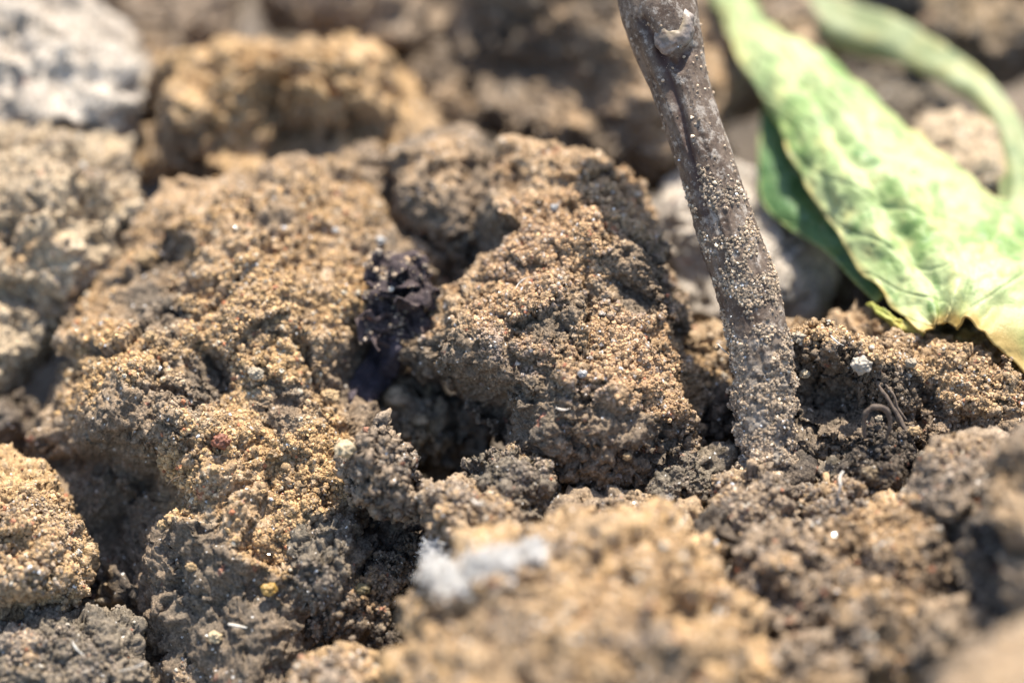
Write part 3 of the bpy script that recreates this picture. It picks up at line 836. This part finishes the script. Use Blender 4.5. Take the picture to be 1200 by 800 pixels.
M_BARK = bark_mat()

tw = [(-60, 757, 94), (-20, 766, 98), (15, 772, 96), (55, 783, 84), (100, 797, 73), (150, 813, 70), (200, 830, 69), (240, 843, 71), (285, 857, 75), (330, 874, 77), (370, 884, 76),
      (420, 893, 77), (470, 895, 76), (520, 897, 70), (560, 898, 66), (600, 899, 60)]
pts = [at(x, y, 0.55 - 0.45 * (y / 540.0)) for y, x, w in tw]
rads = [w / 240.0 * 0.93 for y, x, w in tw]
c, r, T, A, Bn = sweep(pts, rads)
n_ring, n_len = 112, 470
c, r, T, A, Bn = sweep(pts, rads, n_len=n_len)
V, F, TH, LL = tube_grid(c, r, A, Bn, n_ring)
nor = normals(V, F)
X, Y, Z = proj(V)
front = sstep(-.1, .4, nor @ (-FWD))
crusty = sstep(360, 470, Y + 30 * perlin(V * 3))
stretch = np.stack([TH * 2.2, LL * 5.0, 0 * TH], 1)
sgn = V - c[np.repeat(np.arange(n_len), n_ring)]
ring = np.stack([np.cos(TH) * 1.4, np.sin(TH) * 1.4, LL * 3.2], 1)
d = 0.018 * fbm(ring * 2, 4, .55) + 0.010 * (1 - 2 * np.abs(perlin(ring * np.array([3.5, 3.5, 1.5]) + 4)))
h1, c1 = pebbles(V / 0.055 + 5)
h2, _ = pebbles(V / 0.12 + 15 + .5 * np.stack([perlin(V * 9), perlin(V * 9 + 10), perlin(V * 9 + 20)], 1))
d += (0.010 + 0.022 * crusty) * (h1 - .3) * sstep(60, 300, Y) + crusty * (0.10 * (h2 - .25) + .03 * fbm(V * 6, 4, .65)) * sstep(-.3, .3, perlin(V * 2 + 60) + .2)
# groove down the bark
def pdist(X, Y, line):
    dm = np.full(len(X), 1e9)
    for (x0, y0), (x1, y1) in zip(line[:-1], line[1:]):
        ex, ey = x1 - x0, y1 - y0
        t = np.clip(((X - x0) * ex + (Y - y0) * ey) / (ex * ex + ey * ey), 0, 1)
        dm = np.minimum(dm, np.hypot(X - x0 - t * ex, Y - y0 - t * ey))
    return dm
gl = pdist(X, Y, [(770, 60), (786, 95), (797, 130), (808, 175), (822, 235), (840, 290)])
gro = np.exp(-(gl / 5.0) ** 2) * front * sstep(310, 200, Y)
d -= 0.05 * gro
fold = np.exp(-(pdist(X, Y, [(752, 25), (764, 42), (785, 72), (796, 78), (806, 60)]) / 6) ** 2) * front
d -= 0.07 * fold
d += 0.06 * np.exp(-((X - 790) / 30) ** 2 - ((Y - 25) / 38) ** 2) * front
V = V + nor * d[:, None]
twig = mesh_np('twig', V, F, M_BARK, None, at(898, 560, 0.05),
               attrs={'crusty': crusty * .9, 'groove': np.clip(gro * .9 + fold * .8, 0, 1), 'cell': c1})
tag(twig, 'bare brown woody twig with a bud scar, standing upright out of the soil', 'twig')
nn = normals(V, F)
wg = (0.03 + 0.40 * sstep(160, 300, Y) + .8 * sstep(300, 450, Y)) * np.clip(nn @ (-FWD) + .35, 0, 1) * (sstep(-.1, .35, perlin(V * 4 + 33) + .3 * perlin(V * 10) + .15 * crusty) + .03) * (Y < 600) * (Y > 20)
wg /= wg.sum()
idx = rng.choice(len(V), 20000, p=wg)
crust(V[idx] + nn[idx] * .003, np.full(len(idx), .12), .0044, twig, at(898, 560, 0.05), name='dust_grains', white=.03, tint=(1.5, 1.45, 1.35), spread=.75)

# the bud scar on the twig: a raised rim round a yellowish pit
def scar():
    C = at(790, 36, 0.52 - 0.32)
    U, F = cubesphere(40)
    ax = np.array([24, 27, 12]) / 120.0
    P = U * ax
    rr = np.hypot(U[:, 0], (U[:, 1] - .22) * 1.2)
    P[:, 1] += 0.35 * P[:, 0]
    P[:, 2] -= 0.045 * np.exp(-(rr / .42) ** 2) * (U[:, 2] > 0) + .05 * sstep(0, 1, U[:, 1])
    P += U * (0.018 * fbm(P * 5, 3, .5) + .006 * fbm(P * 18, 3))[:, None]
    W = C + P[:, 0:1] * RIGHT + P[:, 1:2] * UP - P[:, 2:3] * FWD
    m, nt, b, out = new_mat('bud_scar')
    pit = attr(nt, 'pit')
    cc = mixc(nt, ramp(nt, noise(nt, 9, 4, .7), .4, .62), (.10, .075, .062), (.24, .195, .165))
    cc = mixc(nt, pit, cc, (.30, .22, .11))
    cc = mixc(nt, ramp(nt, noise(nt, 13, 4, .7), .58, .66, 0, .8), cc, (.10, .05, .03))
    nt.links.new(cc, b.inputs['Base Color']); b.inputs['Roughness'].default_value = .5
    return mesh_np('bud_scar', W, F, m, twig, at(898, 560, 0.05), attrs={'pit': np.exp(-(rr / .55) ** 2)})
scar()

# ------------------------------------------------------------------ leaves
def grid_surface(rows, nu, nv):
    R = np.array(rows, float)                                # rows x cols x 3 (px,py,d)
    def cr(A, n):
        m = len(A); t = np.linspace(0, m - 1, n)
        i = np.clip(np.floor(t).astype(int), 0, m - 2); f = (t - i).reshape((-1,) + (1,) * (A.ndim - 1))
        g = lambda k: A[np.clip(i + k, 0, m - 1)]
        return 0.5 * (2 * g(0) + (g(1) - g(-1)) * f + (2 * g(-1) - 5 * g(0) + 4 * g(1) - g(2)) * f ** 2 + (3 * g(0) - g(-1) - 3 * g(1) + g(2)) * f ** 3)
    S = cr(R, nu)
    S = cr(S.transpose(1, 0, 2), nv).transpose(1, 0, 2)
    x, y, d = S[..., 0].ravel(), S[..., 1].ravel(), S[..., 2].ravel()
    s = (DIST + d) / DIST
    P = EYE + (DIST + d)[:, None] * FWD + (s * (x - 600) / 120)[:, None] * RIGHT + (s * (400 - y) / 120)[:, None] * UP
    i, j = np.meshgrid(np.arange(nu - 1), np.arange(nv - 1), indexing='ij')
    a = (i * nv + j).ravel()
    F = np.stack([a, a + nv, a + nv + 1, a + 1], 1)
    u, v = np.meshgrid(np.linspace(0, 1, nu), np.linspace(0, 1, nv), indexing='ij')
    return P, F, u.ravel(), v.ravel()

def leaf_mat(name, base, pale, yellow, edge, trans=.35, rough=.55):
    m, nt, b, out = new_mat(name)
    n1 = noise(nt, .75, 4, .6); n2 = noise(nt, 3.0, 5, .65); n3 = noise(nt, 20, 3, .6)
    c = mixc(nt, ramp(nt, n1, .40, .60), base, pale)
    c = mixc(nt, ramp(nt, n2, .52, .66, 0, .65), c, yellow)
    c = mixc(nt, ramp(nt, n2, .45, .34, 0, .7), c, (base[0] * .45, base[1] * .62, base[2] * .6))
    c = mixc(nt, ramp(nt, noise(nt, 6.5, 4, .7), .60, .70, 0, .55), c, (base[0] + .30, base[1] + .17, base[2] + .15))
    c = mixc(nt, ramp(nt, attr(nt, 'vein'), 0, 1, 0, .6), c, pale)
    c = mixc(nt, attr(nt, 'rim'), c, edge)
    c = mixc(nt, ramp(nt, n3, .66, .72, 0, .5), c, (.35, .28, .12))
    nt.links.new(c, b.inputs['Base Color'])
    b.inputs['Roughness'].default_value = rough
    bp = N(nt, 'ShaderNodeBump', Strength=.45, Distance=.03 * CM)
    nt.links.new(noise(nt, 12, 4, .7), bp.inputs['Height']); nt.links.new(bp.outputs[0], b.inputs['Normal'])
    tr = nt.nodes.new('ShaderNodeBsdfTranslucent')
    nt.links.new(c, tr.inputs['Color'])
    mx = nt.nodes.new('ShaderNodeMixShader'); mx.inputs[0].default_value = trans
    nt.links.new(b.outputs[0], mx.inputs[1]); nt.links.new(tr.outputs[0], mx.inputs[2])
    nt.links.new(mx.outputs[0], out.inputs[0])
    return m

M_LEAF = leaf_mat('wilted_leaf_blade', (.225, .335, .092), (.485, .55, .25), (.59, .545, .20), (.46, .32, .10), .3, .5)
M_LEAFD = leaf_mat('dark_leaf_blade', (.06, .135, .035), (.09, .18, .05), (.12, .18, .055), (.42, .46, .14), .25)  # own dark green, plus the pale leaf's shade put into the colour
M_DRY = leaf_mat('dry_leaf_stalk', (.27, .31, .13), (.40, .43, .22), (.50, .42, .13), (.55, .42, .15))
M_YEL = leaf_mat('yellow_leaf_tip', (.42, .42, .08), (.55, .50, .12), (.60, .42, .08), (.5, .35, .1))

def veins(u, v, mid=.5, k=7, slant=.55):
    c = np.exp(-((v - mid) / .022) ** 2)
    s = (u + slant * np.abs(v - mid)) * k
    f = np.abs(s - np.round(s))
    return np.clip(c + np.exp(-(f / .035) ** 2) * .8 * (1 - c), 0, 1)

def add_leaf(name, rows, nu, nv, mat, origin, label=None, cat='leaf', parent=None, thick=.022, wr=.03, vein=(.5, 6, .5), rimw=.03, fray=0.0):
    P, F, u, v = grid_surface(rows, nu, nv)
    nr = normals(P, F)
    ve = veins(u + .02 * perlin(P * 1.5), v + .02 * perlin(P * 1.5 + 9), *vein)
    P = P + nr * (wr * fbm(P * .9, 4, .55) - .022 * ve + .022 * fbm(P * 3.2, 4, .6) - .03 * (1 - 2 * np.abs(perlin(P * np.array([1.4, 1.4, 1.4]) + 8))).clip(0, 1))[:, None]
    if fray:
        cr_ = .60 - .22 * u + .03 * perlin(P * 1.1)
        P = P + nr * (.07 * np.exp(-((v - cr_) / .06) ** 2) - .05 * np.exp(-((v - cr_ + .13) / .05) ** 2))[:, None] * sstep(.1, .4, u)[:, None]
        P = P + nr * (.045 * np.sin(v * 30 + 3 * perlin(P)) * sstep(.86, 1.0, u))[:, None]
        e = np.exp(-(np.minimum(v, 1 - v) / .03) ** 2) + np.exp(-((1 - u) / .02) ** 2)
        P = P + (np.stack([perlin(P * 2.6), perlin(P * 2.6 + 20), perlin(P * 2.6 + 40)], 1) * fray) * e[:, None]
    rimw2 = .05 if fray else .03
    rim = np.exp(-((1 - u) / rimw2) ** 2) * .9 * (.6 + .6 * perlin(P * 3)) + np.exp(-(np.minimum(np.minimum(v, 1 - v), 1 - u) / rimw) ** 2) * (0.7 + .5 * perlin(P * 4))
    o = mesh_np(name, P, F, mat, parent, origin, attrs={'vein': ve, 'rim': rim.clip(0, 1)})
    md = o.modifiers.new('thickness', 'SOLIDIFY'); md.thickness = thick * CM; md.offset = 0
    if label: tag(o, label, cat)
    return o

rows = [
 [(826, -22, 5.2), (832, -24, 5.1), (838, -26, 5.1), (844, -27, 5.1), (850, -28, 5.2), (856, -30, 5.3)],
 [(846, 25, 4.5), (858, 22, 4.35), (870, 18, 4.3), (882, 16, 4.3), (894, 18, 4.4), (905, 22, 4.6)],
 [(876, 90, 3.5), (898, 84, 3.3), (920, 76, 3.2), (942, 70, 3.25), (962, 68, 3.4), (978, 74, 3.7)],
 [(908, 150, 2.7), (938, 146, 2.45), (968, 136, 2.4), (998, 124, 2.5), (1024, 118, 2.75), (1044, 126, 3.1)],
 [(940, 212, 2.1), (978, 210, 1.8), (1015, 200, 1.75), (1050, 184, 1.95), (1080, 174, 2.25), (1104, 184, 2.6)],
 [(978, 270, 1.6), (1022, 266, 1.35), (1065, 252, 1.35), (1105, 232, 1.6), (1140, 222, 1.9), (1165, 232, 2.3)],
 [(1012, 318, 1.2), (1056, 316, 1.0), (1102, 302, 1.0), (1150, 284, 1.25), (1200, 262, 1.6), (1250, 245, 2.1)],
 [(1048, 358, .85), (1082, 348, .75), (1118, 330, .75), (1160, 326, .8), (1215, 322, 1.0), (1290, 300, 1.5)],
 [(1080, 394, .55), (1098, 376, .55), (1110, 376, .6), (1124, 374, .50), (1162, 388, .35), (1290, 520, .1)]]
lf = add_leaf('leaf', rows, 200, 150, M_LEAF, at(1100, 300, 1.2), 'large pale green wilting leaf with a torn tip reaching in from the right', wr=.11, fray=.07)
rows = [
 [(893, 120, 3.6), (905, 125, 3.5), (918, 130, 3.4), (932, 135, 3.5)],
 [(889, 180, 3.0), (908, 185, 2.9), (930, 190, 2.85), (955, 200, 2.9)],
 [(893, 235, 2.6), (918, 228, 2.45), (945, 232, 2.4), (985, 245, 2.5)],
 [(925, 268, 2.2), (948, 262, 2.05), (975, 262, 2.0), (1015, 272, 2.1)],
 [(965, 293, 1.85), (985, 285, 1.75), (1010, 285, 1.75), (1045, 300, 1.8)],
 [(998, 325, 1.5), (1018, 315, 1.5), (1040, 315, 1.5), (1070, 325, 1.5)],
 [(1026, 354, 1.25), (1040, 345, 1.3), (1056, 342, 1.3), (1085, 345, 1.3)]]
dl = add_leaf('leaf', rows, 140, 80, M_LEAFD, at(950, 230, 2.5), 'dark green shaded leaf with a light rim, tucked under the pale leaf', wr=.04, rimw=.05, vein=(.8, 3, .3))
rows = [
 [(1014, 356, 1.0), (1022, 353, .95), (1032, 358, .95)],
 [(1024, 366, .9), (1034, 363, .8), (1044, 370, .85)],
 [(1040, 380, .8), (1052, 376, .75), (1062, 384, .8)],
 [(1058, 392, .8), (1070, 388, .8), (1080, 394, .8)],
 [(1070, 402, .8), (1082, 400, .8), (1092, 402, .8)]]
add_leaf('leaf_scrap', rows, 50, 26, M_YEL, at(1045, 375, .85), 'small curled yellow green leaf scrap under the torn leaf tip', wr=.06, vein=(.5, 2, .3), thick=.03)

# rotted bark flake: crumpled thin layers standing on the left clod, and the dark film in the cleft below it
def sheet(name, pts, nu, nv, mat, parent, origin, wr, thick, label=None, cat=None, freq=3.0, fray=.03):
    P, F, u, v = grid_surface(pts, nu, nv)
    nr = normals(P, F)
    e = np.exp(-(np.minimum(np.minimum(v, 1 - v), np.minimum(u, 1 - u)) / .12) ** 2)
    h, cid = pebbles(P / .09 + .5 * perlin(P * 5)[:, None])
    P = P + nr * (wr * fbm(P * freq, 4, .6) + (0 if name == 'bark_layer' else .3 * thick) * h)[:, None]
    P = P + np.stack([perlin(P * 6), perlin(P * 6 + 20), perlin(P * 6 + 40)], 1) * (fray * e)[:, None]
    o = mesh_np(name, P, F, mat, parent, origin, attrs={'ochre': np.zeros(len(P)), 'cell': cid})
    md = o.modifiers.new('thickness', 'SOLIDIFY'); md.thickness = thick * CM; md.offset = 0
    if name == 'bark_layer':
        ii = rng.integers(0, len(P), 90)
        crust(P[ii] - FWD * .02, np.full(90, .4), .010, parent, origin, name='dust_grains', white=.02)
    if label: tag(o, label, cat)
    return o
bo = at(468, 350, .35)
fl = bpy.data.objects.new('bark_flake', None); col.objects.link(fl); fl.location = bo * CM
fl.empty_display_size = .002
tag(fl, 'crumpled dark purple brown flake of rotted bark standing on the big left clod', 'bark flake')
fz = surf(450, 370) - .32
for k, (x0, x1, y0, y1, sl) in enumerate([(440, 498, 300, 318, 8), (434, 512, 316, 338, 10), (432, 496, 334, 356, 4), (432, 508, 350, 372, -6), (428, 500, 368, 388, -8), (424, 484, 382, 402, -14)]):
    rows = []
    for a in range(4):
        t = a / 3
        rows.append([(x0 + (x1 - x0) * b / 4 + 4 * math.sin(3 * t + b + k), y0 + (y1 - y0) * t + sl * b / 4 + 4 * math.sin(b * 1.7 + k * 2), fz + .30 - .36 * t + .07 * math.sin(b * 2.3 + k * 1.9) + .05 * math.sin(a * 2.2 + k * 3.1)) for b in range(5)])
    sheet('bark_layer', rows, 40, 60, M_BARKY, fl, bo, .17, .022, freq=2.0 + .3 * k, fray=.12)
sheet('bark_layer', [[(x, y + (x - 465) * .05, fz + .16 + .02 * math.sin(x + y)) for x in (432, 448, 465, 482, 496)] for y in (300, 330, 360, 395)], 60, 60, M_BARKY, fl, bo, .12, .05, freq=2, fray=.09)
rows = []
for (xa, ya), (xb, yb) in [((438, 400), (478, 392)), ((426, 420), (472, 414)), ((414, 442), (462, 438)), ((406, 460), (446, 460)), ((402, 474), (430, 478))]:
    rows.append([(xa + (xb - xa) * t, ya + (yb - ya) * t, 0) for t in (0, .25, .5, .75, 1)])
zz = np.array([[surf(x, y, .0) for x, y, _ in r] for r in rows]); zz = np.clip(zz, np.median(zz) - .25, np.median(zz) + .25)
rows = [[(x, y, zz[i, j]) for j, (x, y, _) in enumerate(r)] for i, r in enumerate(rows)]
sheet('bark_film', rows, 70, 70, M_PURPLE, None, at(440, 440, .3), .09, .03, 'smooth dark violet film of rotted bark in the cleft below the crumpled flake', 'bark film', 1.2)

# rolled, drying stalk behind
sp = [(880, -40, 24, 5.6), (930, 5, 27, 5.2), (985, 30, 29, 4.9), (1045, 48, 28, 4.5), (1100, 75, 22, 4.1), (1145, 103, 18, 3.7), (1175, 140, 17, 3.3), (1188, 185, 19, 2.9), (1196, 235, 30, 2.4), (1215, 290, 46, 1.7)]
c, r, T, A, Bn = sweep([at(x, y, d_) for x, y, w_, d_ in sp], [w_ / 120.0 * (1 + d_ / DIST) * .95 for x, y, w_, d_ in sp], n_len=220)
V, F, TH, LL = tube_grid(c, r, A, Bn, 64, .55)
nr = normals(V, F)
V = V + nr * (.025 * np.cos(TH * 3 + 3 * perlin(V * .8)) + .06 * fbm(V * 1.2, 3))[:, None]
st = mesh_np('leaf_stalk', V, F, M_DRY, None, at(1100, 75, 4), attrs={'vein': .3 * np.clip(np.cos(TH * 3), 0, 1), 'rim': np.zeros(len(V))})
tag(st, 'rolled drying leaf stalk, pale green to yellow, curving down at the upper right', 'leaf stalk')

# ------------------------------------------------------------------ thin things: root loop, rootlets, splinters, hairs, fluff
def fibre(name, pts, rad, mat, label, cat, ns=8, steps=40, parent=None, bumpy=.1):
    c, r, T, A, Bn = sweep(pts, rad if hasattr(rad, '__len__') else [rad] * len(pts), n_len=steps)
    V, F, TH, LL = tube_grid(c, r, A, Bn, ns)
    V = V + normals(V, F) * (bumpy * np.mean(r) * fbm(V * 12, 2))[:, None]
    o = mesh_np(name, V, F, mat, parent, pts[0])
    if label: tag(o, label, cat)
    return o

def plain(name, c1, c2, rough=.7, sc=12):
    m, nt, b, out = new_mat(name)
    nt.links.new(mixc(nt, ramp(nt, noise(nt, sc, 4, .7), .38, .62), c1, c2), b.inputs['Base Color'])
    b.inputs['Roughness'].default_value = rough
    bp = N(nt, 'ShaderNodeBump', Strength=.6, Distance=.015 * CM)
    nt.links.new(noise(nt, 28, 3, .7), bp.inputs['Height']); nt.links.new(bp.outputs[0], b.inputs['Normal'])
    return m
M_ROOT = plain('rootlet', (.14, .10, .068), (.07, .05, .037), .85)
M_STRAW = plain('pale_splinter', (.75, .70, .6), (.6, .52, .42), .4)
M_HAIR = plain('white_hair', (.55, .50, .43), (.40, .36, .30), .5)

dz = surf(1030, 500, .12)
fibre('root_loop', [at(x, y, dz + e) for x, y, e in [(1014, 512, .05), (1012, 495, 0), (1017, 481, -.05), (1028, 476, -.08), (1039, 481, -.05), (1043, 494, 0), (1041, 508, .05), (1036, 516, .1)]],
      [.018, .022, .027, .030, .027, .022, .016, .012], M_ROOT, 'small brown root bent into a loop on the dark mound', 'root', 12, 60, bumpy=.5)
dz = surf(1050, 470, .08)
fibre('rootlet', [at(x, y, dz + e) for x, y, e in [(1024, 440, .15), (1032, 455, .05), (1044, 472, 0), (1055, 492, -.02), (1066, 512, -.05), (1076, 530, 0)]], [.010, .016, .022, .022, .016, .007],
      M_ROOT, 'thick brown rootlet slanting down right of the root loop', 'root', 10, 60, bumpy=.6)
fibre('rootlet', [at(x, y, dz + e) for x, y, e in [(1035, 448, .1), (1047, 462, -.02), (1052, 478, -.02), (1062, 492, 0)]], .012,
      M_ROOT, 'thin brown rootlet crossing the thick one in the hollow', 'root', 8, 40, bumpy=.5)
dz = surf(984, 570, .05)
fibre('rootlet', [at(x, y, dz + e) for x, y, e in [(988, 552, 0), (984, 560, -.05), (985, 570, -.08), (982, 582, 0)]], .010,
      M_STRAW, 'short pale curled root hair below the clay pebble', 'root', 6, 30)
dz = surf(278, 733, .03)
fibre('splinter', [at(268, 731, dz), at(278, 733, dz - .04), (at(289, 735, dz - .02))], [.012, .015, .006], M_STRAW,
      'tiny straight white splinter low on the big left clod', 'splinter', 6, 20)
dz = surf(150, 780, .1)
fibre('plant_hair', [at(x, y, dz + e) for x, y, e in [(140, 786, 0), (152, 783, -.1), (162, 780, -.15), (171, 775, -.1)]], .006, M_HAIR,
      'fine curved white hair above the bottom left clod', 'hair', 5, 30)
dz = surf(845, 405, .0)
fibre('plant_hair', [at(x, y, .2 + e) for x, y, e in [(854, 415, 0), (848, 410, -.05), (843, 405, -.05), (840, 402, 0)]], .007, M_HAIR,
      'fine hair sticking out left of the twig foot', 'hair', 5, 30)
pellet(840, 407, .18, 4, OR, 'tiny orange crumb hanging on the hair left of the twig')
dz = surf(905, 485, .02)
fibre('straw_bit', [at(895, 492, dz), at(905, 485, dz - .04), at(918, 474, dz)], [.02, .022, .015], plain('straw', (.55, .47, .25), (.35, .27, .13)),
      'short yellowish straw bit stuck to the foot of the twig', 'straw', 8, 30, bumpy=.6)

# fine litter lying about: root hairs and straw scraps
M_BROWNF = plain('brown_fibre', (.30, .20, .11), (.16, .10, .06), .6)
LIT = [(205, 560, 26, 0, 'on the ochre crust left of the big clod'), (350, 250, 22, 1, 'near the top of the big left clod'), (610, 330, 20, 1, 'on the upper face of the middle clod'),
       (735, 420, 24, 0, 'on the right face of the middle clod'), (660, 480, 18, 2, 'on the lower face of the middle clod'), (455, 590, 22, 1, 'at the foot of the upright lump'),
       (560, 590, 20, 2, 'on the greenish grey lump'), (880, 600, 20, 1, 'on the lump before the twig'), (1000, 600, 18, 0, 'on the lump below the dark mound'),
       (1120, 450, 24, 1, 'on the right part of the hollow clod'), (330, 620, 20, 0, 'beside the ochre streak of the big clod'), (60, 600, 22, 1, 'on the ochre clod at the left edge'),
       (90, 760, 22, 2, 'on the grey clod in the bottom left corner'), (240, 320, 20, 2, 'on the upper left of the big clod'), (980, 400, 20, 2, 'on the rim of the hollow clod'),
       (430, 735, 24, 0, 'in the cleft near the bottom edge'), (800, 610, 20, 1, 'on the gravelly lump'), (1060, 600, 20, 2, 'on the clod in the lower right')]
LIT = LIT[::2]
for k, (x, y, ln, mi, wh_) in enumerate(LIT):
    a = rng.uniform(-.9, .9); bend = rng.uniform(-.5, .5)
    pp = [(x + ln * t * math.cos(a + bend * t * 2), y + ln * t * math.sin(a + bend * t * 2)) for t in (-.5, -.2, .15, .5)]
    dd = [surf(px, py) for px, py in pp]; dmin = np.median(dd)
    fibre('plant_fibre', [at(px, py, min(d_, dmin) - .015 - .02 * (i in (1, 2))) for i, ((px, py), d_) in enumerate(zip(pp, dd))], [.003, .007 + .004 * (mi == 2), .006, .002],
          [M_BROWNF, M_HAIR, M_STRAW][mi], ['thin brown', 'fine whitish', 'short straw coloured'][mi] + ' plant fibre ' + wh_, 'plant fibre', 6, 24, bumpy=.4)

# white cottony fluff on the rim of the foreground clod
def fluff():
    Vs, Fs = [], []
    base = 0
    rs = np.random.default_rng(21)
    m, nt, b, out = new_mat('white_fluff')
    b.inputs['Base Color'].default_value = (.68, .65, .60, 1); b.inputs['Roughness'].default_value = .5
    C0 = at(565, 650, -1.5)
    cl = [(512, 668, 20), (530, 680, 20), (560, 660, 18), (590, 655, 18), (620, 645, 15), (505, 645, 10)]
    for k in range(2000):
        cx, cy, rr = cl[rs.integers(len(cl))]
        x, y = cx + rs.normal(0, rr * .5), cy + rs.normal(0, rr * .38)
        dd = surf(x, y, abs(rs.normal(0, .03)))
        p = at(x, y, dd)
        ang = rs.normal(size=3); ang /= np.linalg.norm(ang)
        pts = [p]
        for s in range(6):
            ang = ang + rs.normal(0, .7, 3); ang /= np.linalg.norm(ang)
            pts.append(pts[-1] + ang * .022)
        pts = np.array(pts)
        t = np.gradient(pts, axis=0); s1 = np.cross(t, [0.3, .2, .9]); s1 /= np.linalg.norm(s1, axis=1)[:, None] + 1e-9
        s2 = np.cross(t, s1); s2 /= np.linalg.norm(s2, axis=1)[:, None] + 1e-9
        rd = .004
        rg = np.stack([pts + s1 * rd, pts - s1 * rd * .5 + s2 * rd, pts - s1 * rd * .5 - s2 * rd], 1).reshape(-1, 3)
        q = np.arange(6)[:, None] * 3
        for a_, b_ in ((0, 1), (1, 2), (2, 0)):
            Fs.append(np.concatenate([q + a_, q + b_, q + 3 + b_, q + 3 + a_], 1) + base)
        Vs.append(rg); base += len(rg)
    o = mesh_np('white_fluff', np.concatenate(Vs), np.concatenate(Fs), m, None, C0)
    tag(o, 'tuft of white cottony fluff on the left rim of the foreground clod', 'fluff')
fluff()
